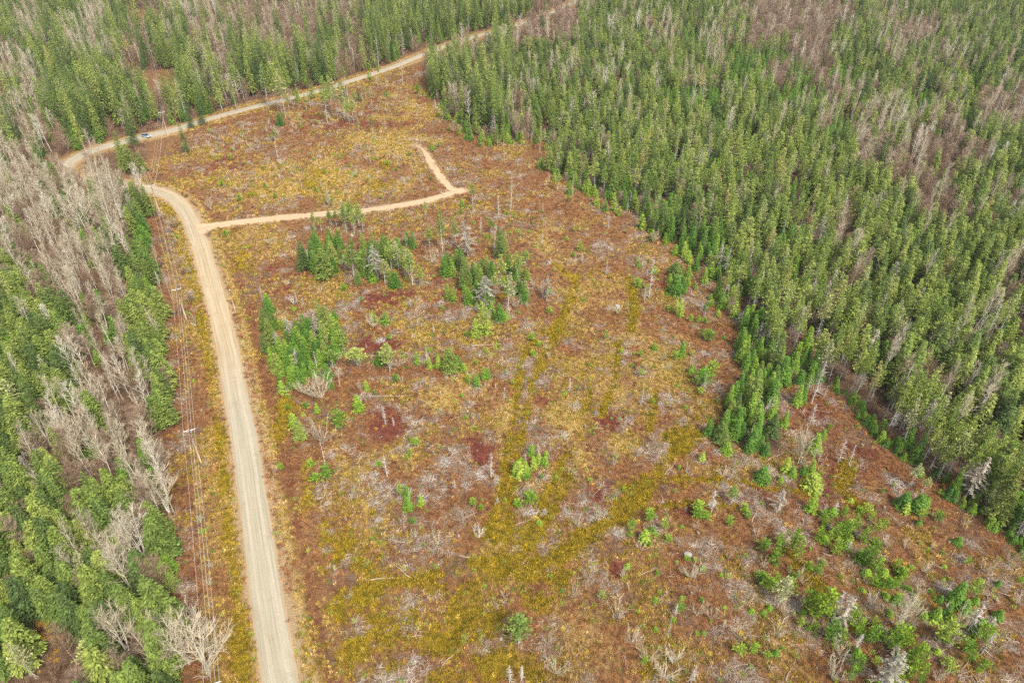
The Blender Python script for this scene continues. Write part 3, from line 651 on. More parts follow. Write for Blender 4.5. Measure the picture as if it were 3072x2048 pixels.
# ------------------------------------------------------------------ hand-placed trees of the clearing: kind x y top [width], per 768x512 crop of the photo shown at 2352 wide
HAND = {
 (0, 0): "S 1722 1410 1135;S 1760 1180 975;S 1868 1150 880;Y 2025 1040 825;Y 2090 950 715;Y 2160 1040 690;Y 2265 920 715;S 1150 1568 1375 1.3;S 1230 1590 1320 1.5;S 1320 1580 1390 1.4",
 (1, 0): "Y 205 1030 480;Y 240 1050 560;Y 275 1090 640;Y 120 1010 560;Y 660 1140 700;Y 755 1105 730;Y 815 1100 800;Y 900 1140 880;Y 860 1150 900;Y 700 1050 700;Y 320 960 600;S 700 660 215 1.2;L 640 660 370;S 570 720 570;S 455 740 450;S 520 900 720;S 690 900 660;S 990 620 310 1.2;S 1110 580 180 1.2;S 800 900 750;S 950 930 790;W 1085 1060 780 1.4;W 1800 1130 890 .9;B 1350 780 560 1.2;B 125 760 490;F 225 1155 1045 1.7;Y 950 1220 1095 .8;Y 1075 1250 1060 .8;Y 1090 1390 1230 .6;D 205 1470 1290;b 110 1510 1420 1.2;b 1040 1400 1310;s 1620 1380 1310 1.6;p 1680 1350 1310 1.4;s 2060 1350 1240;s 2150 1350 1270;Y 180 1300 1190 1.3;p 1200 900 850 1.3;F 1960 1290 1130 1.2",
 (2, 0): "S 430 1520 1250;S 480 1530 1235;S 545 1560 1205;S 340 1560 1330 1.4;S 500 1605 1390;Y 420 1600 1400;B 190 1240 1080;Y 80 1210 1010;D 60 1210 1000",
 (0, 2): "W 470 950 640 .8;W 420 1010 760 1.2;W 320 1160 860 1.1;W 690 1080 720;W 880 1060 680;W 940 760 370 ;W 1090 780 480;W 1060 700 410;W 1240 1230 1000 1.3;W 1500 1180 900 1;W 1400 1560 1240 1.3;W 1560 1568 1200 1.3;W 1620 960 760 .8;W 1160 1050 760;W 1340 640 470;W 2000 700 440 .5;W 1790 640 420 .6",
 (0, 3): "W 1080 520 190 1.2;W 1240 600 250 1.2;W 1330 420 60 1.2;W 1180 1260 960 1.3;W 1740 1370 1010 1.4;W 1900 1480 1060 1.5;W 1490 1110 870 1.2;W 1790 1568 1380 .9;R 960 230 90;L 1330 600 430 1.2;W 1180 820 640 .7;b 1760 940 830 1.5;b 1830 1020 930 1.3",
 (0, 1): "W 1060 620 150 1.1;W 840 620 160 1.2;W 1110 420 -60 1.3;W 260 560 230 1.3;W 1280 800 470 1;W 1390 1000 780 1.1;W 1280 1220 950;W 1250 1470 1230 1.1;B 1190 380 180;B 1340 160 -10 1.3;W 960 300 -90 1.2;p 2080 620 550 1.6;p 2200 265 200 1.3;p 2040 140 85 1.4;b 2050 210 150;p 2325 160 100 1.2;b 1940 350 220 1.2;B 1580 1180 900 .5;B 1480 980 700 .7;B 1500 1160 930 .6",
 (1, 1): "Y 540 560 365 .8;Y 600 560 420 .7;Y 700 510 350 .8;Y 740 510 345 .8;Y 810 540 275;Y 830 560 300;Y 880 520 260;Y 905 570 330;Y 945 500 280 1.1;Y 985 560 360;Y 680 505 360 .8;S 440 925 640 1.2;S 515 830 610;S 640 985 700 1.7;S 560 930 770 1.1;S 720 880 640 1.2;S 785 860 690 1.2;Y 905 985 690 1.6;S 1000 790 570;S 1070 760 560;S 940 1055 900;S 1050 1010 925;S 1010 970 800;S 1120 890 700;S 880 700 610;L 1125 1000 670 1.6;Y 1190 1045 820 1.2;Y 1250 930 650 1.2;Y 1310 910 650 1.2;S 1180 840 600;F 1280 1070 930 1.6;Y 1440 1055 720 1.2;Y 1520 1060 890;Y 1370 900 690;p 815 1125 1055 1.4;p 975 1220 1150 1.1;L 1945 785 440 1.7;L 2110 1255 960 2.0;b 1620 835 710 2.0;Y 1590 710 500 1.1;Y 1715 745 370;Y 1840 695 440;Y 1990 300 105;Y 1560 430 300;D 2230 445 230;S 2240 800 510 1.1;S 2280 760 560;Y 2160 590 450 1.2;F 1740 965 780 1.3;F 1800 965 815 1.3;S 1870 920 760;S 1935 1060 790 1.1;S 1995 970 830;S 2060 1010 850;S 2085 940 820;S 1900 1090 890;Y 2250 1085 780;Y 2315 1275 920;Y 2200 1145 940;S 2180 960 840;S 2150 1050 920;s 1760 1195 1040 .8;s 1820 1215 1065 .8;s 1915 1135 1040 .8;F 2000 1195 1055;F 2035 1160 1010;F 2240 1380 1215 1.4;s 2070 1505 1195 .8;s 2130 1525 1250 .8;s 2010 1545 1350 .8;p 1940 1535 1475 1.2;S 90 1465 1255 1.1;S 130 1450 1320;F 180 1460 1380;S 400 1590 1400;S 620 1490 1175 .9;S 660 1520 1230;S 700 1530 1260;S 790 1620 1470;L 575 1510 1305 1.1;b 1080 1440 1320 1.6;s 1090 1400 1285;s 1190 1415 1295 1.1;F 170 1640 1500;F 300 1600 1460;B 2340 380 60 .9;p 1720 1290 1230;s 1890 330 250 ;p 1890 410 360;D 2065 560 435;D 2195 720 560;D 65 1220 1060;D 380 1220 1090;D 440 1270 1170;D 1700 250 180;b 350 1230 1150",
 (2, 1): "W 25 375 60 1.1;Y 415 185 15;p 520 290 190 1.2;p 630 740 655 1.5;Y 50 1010 750 1.3;Y 120 870 730 1.4;F 60 1140 1010 1.5;F 110 1200 1080 1.3;L 320 1195 950;D 280 1175 990;p 345 1300 1230 1.5;p 1150 1070 985 2;p 1235 1110 1050 1.4;D 1255 1180 790;D 1215 1220 1070;L 1210 1190 1090;S 1500 990 830 1.8;F 1490 1130 960 1.9;F 1560 1090 970 1.4;s 1540 1350 1170 .9;s 1500 1300 1160 .8;p 1680 1110 1040;F 1760 1040 890;s 1600 795 680 .8;p 1630 1395 1320 1.4;p 1710 1395 1330 1.4;p 1770 1400 1340 1.3;p 1800 1568 1450 2;p 1720 1530 1470;p 180 1568 1480 1.6;p 860 1550 1460;D 865 965 830;D 1730 1295 1150;D 1770 1345 1230;L 1895 930 650 .9;D 75 640 570;b 970 1320 1225;b 1070 1260 1210;Y 1560 540 500;F 1290 570 440 1.4;F 1340 540 430 1.3;D 275 680 570;D 880 550 390;b 1480 480 390 1.5;b 1160 860 780;p 560 800 760 1.6;D 640 860 770;p 580 560 500;F 1450 540 490",
 (1, 2): "s 170 280 100 .9;F 235 300 130;F 280 270 150;F 345 410 225 1.2;F 230 420 300;F 405 390 215 1.1;F 430 260 80 1.2;s 250 480 355 1.3;F 535 310 165 1.2;F 660 335 200 1.2;F 690 425 330 .9;F 350 210 20 1.1;F 450 160 0 1.1;F 560 140 -20 1.2;F 300 160 -30;S 100 110 -90;S 200 90 -130;F 150 180 40;F 500 230 110;F 600 230 60;Y 710 255 80 1.5;Y 650 90 -180;Y 800 110 -110 1.5;Y 930 230 60 2;F 1140 200 80 1.3;Y 1230 270 10 1.6;s 1485 215 95 .8;s 1600 260 150;s 1680 245 135;p 1570 250 180;S 1790 275 60 1.7;F 1855 235 130 1.3;p 1290 365 285 1.2;s 1020 455 355 .9;p 1090 495 440;s 945 635 485 1.3;p 790 840 610 1.4;s 360 800 655 1.2;S 410 900 720 1.3;p 460 620 550 1.4;s 565 650 560;p 300 635 570 1.2;p 300 535 480;p 1950 385 300 1.2;s 2030 415 295;s 2095 355 240;s 2130 335 240;p 2110 120 60;p 2030 220 165;p 510 1140 1080 1.7;p 660 1280 1140 2;p 550 1290 1210 1.8;p 235 1170 1105;p 1475 975 890 1.7;p 1405 905 865;p 1415 1060 980;p 1390 1090 1040;p 1135 1135 1085 1.5;p 1330 1440 1290;s 1395 1430 1320;s 1400 1545 1420;s 1520 1510 1410;p 2000 1535 1450 1.4;p 2070 1550 1500;b 600 515 310 1.6;B 605 515 320 1.2;b 510 500 310 1.7;B 770 415 240;b 620 930 720 2;b 960 445 350;b 420 470 380 1.6;D 1190 760 590;D 1265 775 695;D 1205 1230 1030;D 1110 1240 1170;D 2160 1260 1030 1.3;D 1570 175 60;D 1415 1545 1335 .4;b 1440 620 560;b 180 1200 1150;D 1830 1370 1280;D 635 1130 880 .5;b 2320 60 -20;D 2280 540 420;D 950 830 770 .4;D 2105 960 870 .5;p 1350 130 90;s 1910 270 195;b 1310 220 140 1.5;b 1740 370 300",
 (2, 2): "s 60 1250 1095 1.3;s 120 1230 1100;s 200 1170 1055;s 245 1130 1030;s 300 1150 1060;p 135 1280 1215 1.4;p 280 1270 1210;D 235 1060 945 1.6;s 180 1050 950;s 310 1060 1000;p 170 1470 1365 1.8;p 50 1540 1445 1.6;p 410 1275 1230;p 190 145 75 1.5;p 245 50 -10 1.4;S 1915 920 735 1.4;F 1965 1015 925 1.7;s 1740 1095 1005 .9;p 1530 1185 1135;F 1810 860 725 1.3;p 1740 420 270 2.4;p 1820 310 165 1.8;p 1720 495 425 1.6;p 1500 170 90 1.4;F 1550 140 0;p 1180 145 80 1.3;p 1190 315 250 1.4;p 1100 245 200;F 2290 1275 1150 1.7;D 1830 1568 1370 1.5;Y 2010 1500 1340 1.2;p 1700 1570 1465 2;p 1270 1585 1530 1.4;p 2130 1580 1500 1.7;D 1180 590 430 1.3;D 1040 790 680;D 525 470 335;D 1750 480 300;F 1300 80 10;p 1645 130 80;b 1430 270 180;b 1240 270 200;b 1390 180 90;F 1640 290 200;p 1560 460 430;p 1030 1370 1320 .8;b 200 760 700;b 940 1130 1050;b 1290 930 850;b 960 1420 1350;F 2170 1010 900 1.2;F 2320 1050 930;F 2100 880 740;b 1600 1210 1140;b 1930 1240 1160",
 (3, 2): "F 120 380 130 1.3;F 60 370 260 1.2;F 175 390 290;F 130 240 140 1.5;F 400 330 90 1.2;D 400 560 165 1.4;D 385 750 570 1.4;b 300 1120 820 1.4;B 275 1130 850;B 410 1100 1000 ;F 420 1010 840 1.3;F 490 900 800;s 150 1210 1070;F 215 1245 1150;F 310 1220 1140;F 385 1230 1095;s 400 1350 1215 2;D 460 1110 990;s 390 1560 1395 1.1;L 75 1580 1370 1.2;D 600 1580 1470 1.4;p 900 1590 1490 1.8;p 830 1580 1520 1.6;F 1230 1530 1400 1.5;F 1350 1560 1410 1.4;s 1425 1550 1440;p 560 810 755;F 140 790 655;F 110 1290 1240;D 640 1110 880 1.3;D 740 1140 950;Y 1295 1340 1120 .8;p 820 790 750;p 1150 1340 1290;p 1040 1400 1350;D 510 520 400;D 370 430 300;p 1560 1410 1360;Y 1400 1400 1250 .8;s 1250 1580 1480;p 540 590 560;F 820 640 590 1.5;F 880 710 650 1.5;F 960 790 720 1.4;F 1030 910 850 1.4;p 700 1570 1510;F 250 590 400;F 300 560 380;F 220 160 50;F 320 200 60;p 480 1220 1180",
 (1, 3): "p 1440 110 60 1.2;p 1545 320 290;p 1130 290 250;p 1065 260 230;D 2250 1180 1150 1.2;b 1355 110 30;b 1670 300 220 1.2;b 1640 370 310;b 1450 220 170;D 2330 1560 1400;b 2050 240 150 1.2;b 860 800 730",
 (2, 3): "p 1090 195 60 1.1;p 1390 170 50 1.1;p 1250 95 -20 1.5;s 1215 265 155 1.2;p 1085 240 170;p 1430 265 200 1.3;p 1605 450 400 1.5;p 1680 460 415;p 2295 360 265 1.5;p 2270 620 540 1.8;p 2335 710 590 1.6;p 820 780 700;Y 65 1205 945 1.6;p 1740 820 785;p 2070 1320 1215 1.2;p 2205 1310 1220 1.4;p 2330 1350 1280 1.2;p 1215 1400 1325 1.2;p 1700 50 -40 1.8;p 1780 70 0 1.6;p 1985 130 30 1.4;p 2150 70 0 1.6;D 1640 1568 1400 1.2;D 1430 1150 930 .5;D 1500 940 830;b 780 60 -20 1.3;b 960 960 830 1.6;b 820 770 680;b 1640 600 470 1.6;b 1100 1200 1100 1.6;b 1250 1360 1260 1.4;b 1400 1520 1380 1.8;D 1940 1050 980;b 570 760 680;b 1700 940 850 1.2;p 1540 920 830;b 1480 1380 1250 1.3;b 1830 980 860;b 600 130 40 1.3;b 1010 580 500;b 1180 340 270;b 1680 150 90;b 2240 230 170 1.4;b 1990 430 370;b 330 1210 1140;b 400 1480 1380 1.4;D 85 1540 1400;p 460 730 700;b 2310 500 420;b 700 590 500",
 (3, 3): "p 465 260 120 1;p 510 130 30 1;p 625 250 90 1;p 685 260 80 1;p 765 210 30 1;p 845 290 130 1;p 735 300 220 1.3;p 930 90 0 1.1;p 960 210 60 1;p 1040 190 60 1;p 970 300 230;p 610 380 245 1.1;p 840 470 330 1.3;p 900 500 310 1.3;p 965 590 400 1.1;p 940 670 560 1.1;p 1000 330 260;p 1060 700 590 1.2;p 1110 720 600 1.2;p 1165 520 420;p 1225 610 520 1.2;p 1190 670 590;p 40 480 240 .9;p 90 330 200;p 190 370 155 1;p 250 460 250 .9;p 60 690 560 1.2;p 200 710 590 1.2;p 360 550 450 1.3;p 450 570 480 1.3;Y 90 860 590 1.2;p 330 910 700 1.4;p 400 1000 760 1.3;p 490 1020 720 1.5;D 590 1000 720 1.3;p 720 1070 850 1.1;p 790 1160 960;p 540 1210 990 1.2;p 670 1200 1080;p 930 1210 1020 1.4;p 1090 1250 1050 1.2;p 1170 1250 1040 1.2;p 955 1050 960;p 1210 1480 1250 1.1;p 1290 1530 1220 1;p 1350 1320 1205;p 1130 1580 1400 1.2;p 1370 1590 1470;p 1420 1490 1400;p 1290 1200 1130;p 780 1510 1310 1.1;p 720 1580 1420;p 1550 1190 960 1.9;p 1940 1210 1040 1.6;F 1700 840 660 1.3;p 1850 800 620 1.2;F 1790 910 830 1.5;p 1640 1480 1395 1.3;p 1610 1400 1330;p 1820 1390 1270;p 1790 1300 1180 1.3;p 1950 1450 1350;p 1390 60 -20 1.4;p 1540 90 0 1.3;F 1380 120 70;p 1810 490 410;F 1730 300 230 1.4;p 2310 470 380;W 1170 1060 750 1;L 1010 1640 1270 1.3;L 640 1060 760;W 2090 920 680 .8;D 1830 1090 850 1.5;D 1960 1300 1110 1.3;D 800 1250 1110 1.3;D 1640 1250 1150;b 590 1540 1330 1.4;b 950 850 750 1.3;b 310 640 520 1.4;b 1240 1050 900 1.6;b 80 1130 1000 1.4;b 1250 330 250;b 1430 560 450;b 1730 1060 880 1.5;b 2280 860 760 1.3;b 2060 1300 1150 1.3;b 1540 1560 1440;b 150 960 850;b 1990 560 450 1.3;b 1800 130 50;b 2200 470 360;b 480 480 400;F 1570 820 760;F 2100 680 630;p 2300 660 610;D 1500 330 260;b 650 1330 1230 1.3;b 1380 760 660;F 1350 840 790;F 1420 970 900;b 1070 320 240;F 60 1310 1260",
}
SIZ = {'p': (1.2, 7), 's': (1.4, 9), 'F': (1.5, 11)}
for (ix, iy), txt in HAND.items():
    for it in txt.split(';'):
        a = it.split(); k = a[0]; bx = ix * 768 + float(a[1]) / 3.0625; by = iy * 512 + float(a[2]) / 3.0625; ty = iy * 512 + float(a[3]) / 3.0625
        wd = float(a[4]) if len(a) > 4 else 1.0
        x, y = ground(bx / K, by / K)
        sy = (ty - 1024) / FPX; zt = H - y * (SP + sy * CP) / (CP - sy * SP)
        h = max(1.0, min(24, zt))
        dmx, _, dsx = road_fields(np.array([x]), np.array([y]))
        if dmx[0] < .6 or dsx[0] < .4: y += 3.0
        # width given relative to the usual breadth for this kind; saplings of the p kind are already broad
        trees.append([k, x, y, h, wd * (.85 if k in 'ps' else 1.5 if k == 'Y' else 1.15 if k == 'D' else 1.0), 1])

# extra small saplings through the clearing, denser to the lower right
sapz = [(2000, 1350, 330, 200, 60, .35), (1500, 850, 200, 200, 22, .3), (1100, 760, 250, 180, 25, .3), (700, 780, 110, 180, 20, .3), (1250, 1150, 250, 200, 14, .25), (1600, 1400, 250, 150, 16, .25), (1150, 540, 200, 90, 40, .3), (700, 400, 260, 90, 35, .3)]
for (cx, cy, rx, ry, n, s) in sapz:
    for i in range(n):
        px = rng.normal(cx, rx * .5); py = rng.normal(cy, ry * .5)
        if not (0 < px < 2352 and 0 < py < 1568): continue
        x, y = ground(px, py)
        d1, _, d2 = road_fields(np.array([x]), np.array([y]))
        if d1[0] < 6 or d2[0] < 2 or not inpoly(np.array([x]), np.array([y]), CW)[0]: continue
        trees.append([R.choice('pps'), x, y, rng.uniform(.6, 1.6), rng.uniform(.8, 1.2), 2])

CLUMPS = [([(612, 690), (640, 760), (700, 740), (770, 730), (800, 800), (790, 850), (720, 870), (660, 890), (625, 840)], 'FFFSs', 2.1, (4, 9)), ([(690, 560), (800, 555), (815, 610), (770, 640), (700, 625)], 'SFF', 3.0, (5, 9.5)), ([(820, 570), (950, 560), (960, 630), (900, 650), (830, 650)], 'SFYF', 2.8, (4, 10)),
          ([(1020, 600), (1110, 600), (1215, 640), (1200, 700), (1120, 700), (1080, 720), (1050, 680)], 'SFFs', 2.7, (3, 8.5)), ([(1080, 680), (1150, 690), (1240, 640), (1270, 680), (1180, 740), (1140, 760), (1080, 740)], 'FsYb', 3.4, (2.5, 7)), ([(880, 810), (1000, 800), (1130, 840), (1110, 890), (1000, 860), (880, 850)], 'spb', 4.2, (1.2, 3.5)), ([(1440, 600), (1520, 590), (1660, 700), (1680, 860), (1600, 910), (1560, 760)], 'spbDF', 5.5, (1.2, 4)), ([(1700, 740), (1775, 760), (1780, 880), (1775, 1000), (1770, 1050), (1690, 1010), (1655, 1000), (1690, 900)], 'FFS', 1.9, (4, 9.5)),
          ([(1880, 1175), (1940, 1180), (1990, 1240), (2080, 1290), (2100, 1370), (2040, 1390), (1980, 1330), (1940, 1270), (1880, 1240)], 'pps', 1.9, (1.8, 4.2)), ([(1760, 1250), (1820, 1280), (1850, 1370), (1950, 1420), (1980, 1500), (1920, 1490), (1830, 1440), (1780, 1370)], 'ppY', 2.3, (1.8, 4.5)),
          ([(1960, 1440), (2060, 1450), (2100, 1560), (2040, 1620), (1940, 1600), (1950, 1500)], 'pps', 2.0, (2, 4.5)), ([(2140, 1400), (2270, 1380), (2300, 1440), (2250, 1500), (2160, 1490)], 'FpF', 2.3, (2, 4.5)), ([(1180, 1070), (1240, 1040), (1260, 1070), (1220, 1100), (1180, 1100)], 'sp', 2.0, (1.5, 3)),
          ([(1450, 1220), (1520, 1210), (1530, 1250), (1460, 1260)], 'p', 2.6, (1.5, 3.5)), ([(1810, 830), (1870, 850), (1880, 900), (1820, 880)], 'F', 2.2, (3, 6)), ([(1530, 620), (1580, 620), (1590, 670), (1540, 680)], 'F', 2.4, (3, 5)), ([(740, 470), (840, 480), (850, 520), (750, 510)], 'Y', 3.0, (7, 11)),
          ([(400, 345), (480, 300), (640, 270), (900, 215), (940, 250), (760, 300), (640, 330), (470, 370)], 'bbbDR', 5.0, (2, 4.5)), ([(465, 620), (455, 560), (440, 500), (395, 470), (372, 500), (400, 620), (425, 760), (448, 760)], 'bbR', 2.6, (2, 4)), ([(425, 800), (450, 800), (480, 1100), (500, 1400), (475, 1400), (450, 1100)], 'bbb', 4.5, (1.2, 2.6)), ([(970, 420), (1250, 480), (1300, 560), (1000, 540)], 'bDp', 7.0, (1.5, 3.5)), ([(110, 410), (300, 436), (295, 475), (130, 480)], 'BBBR', 2.4, (9, 13)), ([(0, 400), (160, 420), (180, 520), (0, 520)], 'B', 3.2, (9, 14)), ([(500, 330), (980, 330), (1010, 455), (480, 475)], 'bbDp', 6.0, (1.5, 3.6)), ([(640, 215), (900, 185), (890, 250), (640, 258)], 'YYYD', 6.5, (8, 13)), ([(500, 560), (640, 540), (1600, 700), (1700, 900), (1600, 1250), (800, 1300), (620, 900)], 'bbD', 11.0, (1.4, 3.2))]
for poly, ks, sp_, (lo, hi) in CLUMPS:
    w = np.array(gp(poly)); x0, y0 = w.min(0); x1, y1 = w.max(0); n = int((x1 - x0) * (y1 - y0) / (sp_ * (1.22 if hi > 4.6 else 1.1)) ** 2)
    qx, qy = rng.uniform(x0, x1, n), rng.uniform(y0, y1, n); k = inpoly(qx, qy, w); _d, _s, _e = road_fields(qx, qy); k &= (_d > 2.0) & (_e > 1.5)
    for a, b in zip(qx[k], qy[k]): kk = R.choice(ks) if R.random() < .86 else R.choice('bDLps'); trees.append([kk, a, b, rng.uniform(lo * .6, hi * .92) * (1 if kk not in 'bps' else .5 + 1.2 / hi), rng.uniform(.9, 1.3), 2])
FR = np.array(gp([(985, 215), (1045, 270), (1100, 318), (1165, 330), (1215, 318), (1290, 328), (1262, 380), (1290, 402), (1350, 430), (1400, 470), (1470, 492), (1520, 545), (1600, 590), (1660, 660), (1700, 730)]))
for a, b in zip(FR[:-1], FR[1:]):
    for i in range(int(np.linalg.norm(b - a) * 1.3)):
        q = a + (b - a) * rng.random() + rng.normal(0, 3.6, 2); k = R.choice('FsFsYDspR'); trees.append([k, q[0], q[1], {'Y': rng.uniform(7, 13), 'D': rng.uniform(4, 8), 'R': rng.uniform(4, 6)}.get(k, rng.uniform(1.8, 6.5)), rng.uniform(.8, 1.1), 2])
T = trees; xx = np.array([t[1] for t in T]); yy = np.array([t[2] for t in T]); zz = height(xx, yy)
hh = np.array([t[3] for t in T]); TPx, TPy = toP(xx, yy, zz + hh * .6)
inview = (TPx > -10) & (TPx < 2362) & (TPy > -10) & (TPy < 1580)
dist = np.sqrt(xx ** 2 + yy ** 2 + H * H); app = hh / dist
for i, t in enumerate(T):
    if t[5] == 1: app[i] += 10
tilt = rng.normal(0, .025, (len(T), 2)); rz = rng.random(len(T)) * 6.283
kinds = np.array([t[0] for t in T])
def wh(k, h, wd):
    """scale for one plant: breadth follows height less than fully"""
    base = {'S': 15.0, 'Y': 16.0, 'F': 6.5, 'B': 15, 'R': 9, 'L': 12, 'D': 10, 'W': 11, 's': 3.2, 'p': 2.2, 'b': 3.0}[k]
    f = {'S': 1.2, 'Y': 1.08, 'F': .62, 'B': 1.3, 'R': 1.0, 'L': 1.1, 'D': 1.0, 'W': 1.0, 's': .36, 'p': .28, 'b': .30}[k]
    return f * (h / base) ** .55 * wd * (1.0)

ZONES = [  # photo units, phrase, forest?
 (250, 150, 'in the forest above the parked car', 1), (90, 300, 'in the mixed stand above the road bend', 1), (250, 270, 'in the dark row above the road bend', 1), (160, 60, 'in the far stand above the road bend', 1),
 (480, 170, 'on the forest edge by the utility pole', 1), (620, 110, 'in the brown woods above the upper road', 1), (760, 120, 'along the upper road, before brown woods', 1), (900, 60, 'in the evergreen wall above the road', 1), (1100, 30, 'where the upper road leaves the view', 1),
 (1080, 190, 'on the forest corner under the upper road', 1), (1300, 120, 'in the far forest below the road end', 1), (1250, 280, 'at the forest edge near the dirt spur', 1), (1450, 230, 'in the upper middle of the forest', 1), (1700, 120, 'beside the far brown hardwood patch', 1), (1900, 60, 'around the far brown hardwood patch', 1),
 (2200, 100, 'in the far corner of the forest', 1), (2000, 220, 'in the young stand behind the forest', 1), (2100, 350, 'around the brown hollow in the forest', 1), (1450, 400, 'at the forest edge above the clearing', 1), (1650, 450, 'in the forest past the clearing edge', 1), (1900, 450, 'in the middle of the big forest', 1),
 (1650, 600, 'on the forest edge beside the clearing', 1), (1850, 650, 'in the yellowish forest beside the clearing', 1), (2150, 600, 'in the deep forest below the brown hollow', 1), (2250, 800, 'in the near right part of the forest', 1), (2000, 850, 'on the straight forest edge, pale trunks showing', 1), (2180, 1000, 'on the lower straight forest edge', 1), (2310, 1130, 'at the lowest corner of the forest edge', 1), (1740, 850, 'in the dense young strip beside the forest', 1), (1710, 980, 'at the tip of the dense young strip', 1),
 (60, 460, 'in the bare stand inside the road bend', 1), (220, 480, 'in the tall bare trees inside the bend', 1), (100, 760, 'in the dark stand on the left border', 1), (250, 700, 'in the bare hardwoods beside the power line', 1), (370, 780, 'in the green strip beside the power line', 1), (330, 560, 'beside the power line below the bend', 1), (230, 1000, 'in the bare belt left of the poles', 1),
 (60, 1050, 'in the evergreens left of the bare belt', 1), (370, 1150, 'beside the wires in the bare belt', 1), (100, 1250, 'in the near evergreen stand, upper part', 1), (330, 1300, 'in the near evergreens beside the wires', 1), (80, 1420, 'at the dark forest gap, lower left', 1), (300, 1500, 'in the nearest evergreens by the wires', 1), (420, 1480, 'under the wires at the lower border', 1),
 (740, 595, 'in the dark clump below the track', 0), (885, 600, 'in the mixed clump below the track', 0), (790, 500, 'in the thin row crossing the track', 0), (1010, 520, 'near the pale dead spruce below the track', 0), (1140, 590, 'beside the tallest pale dead spruce', 0), (1080, 640, 'in the long clump amid the clearing', 0), (1180, 680, 'at the right end of the long clump', 0), (1110, 740, 'below the second pale dead spruce', 0),
 (610, 730, 'at the top of the roadside clump', 0), (740, 720, 'along the leaning top of the roadside clump', 0), (680, 830, 'in the dense roadside clump', 0), (800, 800, 'beside the dense roadside clump', 0), (730, 910, 'below the dense roadside clump', 0), (790, 960, 'by the lime cone below the clump', 0), (690, 980, 'by the dead bush near the road', 0), (880, 740, 'on the red patch mid clearing', 0),
 (1030, 820, 'around the lone spruce mid clearing', 0), (1100, 870, 'in the little group right of the lone spruce', 0), (900, 800, 'between roadside clump and lone spruce', 0), (880, 960, 'on the dark red patch mid clearing', 0), (950, 1080, 'on the pale slash mid clearing', 0), (740, 1080, 'close to the road below the clumps', 0), (930, 1150, 'near the thin sticks, lower clearing', 0), (1210, 1070, 'in the bright group between grass tracks', 0),
 (1200, 1150, 'below the bright group between tracks', 0), (1130, 1040, 'left of the rutted grass tracks', 0), (1240, 770, 'beside the start of the grass ruts', 0), (1480, 660, 'around the tall white snag', 0), (1550, 640, 'in the broad bushes near the forest', 0), (1560, 720, 'below the broad bushes near the forest', 0), (1640, 780, 'in the scrub near the young strip', 0), (1620, 870, 'on the scrub mound by the strip', 0), (1450, 880, 'among tan grass right of the ruts', 0), (1390, 700, 'on tan grass above the ruts', 0),
 (1640, 1160, 'around the white snag, lower clearing', 0), (1760, 1090, 'right of the white snag, lower clearing', 0), (1500, 1200, 'in the sparse pines left of white snag', 0), (1850, 1040, 'on brown ground below the young strip', 0), (1860, 1110, 'by the dark pair below the strip', 0), (1860, 930, 'by the tall snag at the forest corner', 0), (1960, 1000, 'on the brown slope under the forest edge', 0), (2100, 1160, 'below the straight forest edge', 0),
 (1950, 1200, 'in the upper part of the lime clump', 0), (2010, 1290, 'in the round middle of the lime clump', 0), (2070, 1330, 'in the lower tail of the lime clump', 0), (1790, 1270, 'in the yellowish group by the lime clump', 0), (1830, 1340, 'in the group below the yellowish one', 0), (1900, 1380, 'beside the grey dead tree, near corner', 0), (2000, 1450, 'in the bright row at the lower border', 0), (1950, 1530, 'on the lower border by the grey spruce', 0),
 (2160, 1450, 'in the dark clump by fallen white trees', 0), (2250, 1400, 'around the fallen white trees', 0), (2200, 1290, 'on brown slope below the forest edge', 0), (2280, 1520, 'in the bottom right corner', 0), (1680, 1330, 'on slash left of the yellowish group', 0), (1450, 1400, 'on slash in the near clearing', 0), (1600, 1500, 'near the long pole log, lower border', 0), (1200, 1440, 'alone at the olive grass, near border', 0), (1750, 1500, 'by the corner group, near border', 0), (1300, 1240, 'beside the wide olive grass patch', 0), (850, 1350, 'on olive grass near the road', 0),
 (300, 370, 'in the dark island beside the upper road', 0), (440, 300, 'at the road below the utility pole', 0), (520, 420, 'on the meadow by the road junction', 0), (640, 330, 'at the left end of the meadow', 0), (640, 260, 'in the leggy row on the upper road', 0), (780, 240, 'in the trunk row by the upper road', 0), (860, 240, 'by the big white tree at the road', 0), (850, 340, 'on the meadow inside the track', 0), (720, 400, 'in the middle of the meadow', 0), (980, 360, 'beside the dirt spur', 0), (1050, 300, 'right of the dirt spur end', 0), (1090, 430, 'right of the bend in the track', 0), (1190, 430, 'by the white tree past the track', 0), (1280, 350, 'in the small group at forest corner', 0), (1330, 470, 'on open ground by the forest edge', 0), (540, 560, 'by the junction of track and road', 0), (1150, 380, 'above the white tree past the track', 0), (640, 640, 'near the roadside post', 0), (440, 620, 'under the wires beside the gravel road', 0)]
ZP = np.array([(z[0], z[1]) for z in ZONES], float)
def zone_of(x, y, z, forest=None):
    px, py = toP(np.array([x]), np.array([y]), np.array([z])); d = (ZP[:, 0] - px[0]) ** 2 + (ZP[:, 1] - py[0]) ** 2
    if forest is not None:
        d = d + np.array([0 if z_[3] == forest else 1e9 for z_ in ZONES])
    return int(np.argmin(d)), float(px[0]), float(py[0])
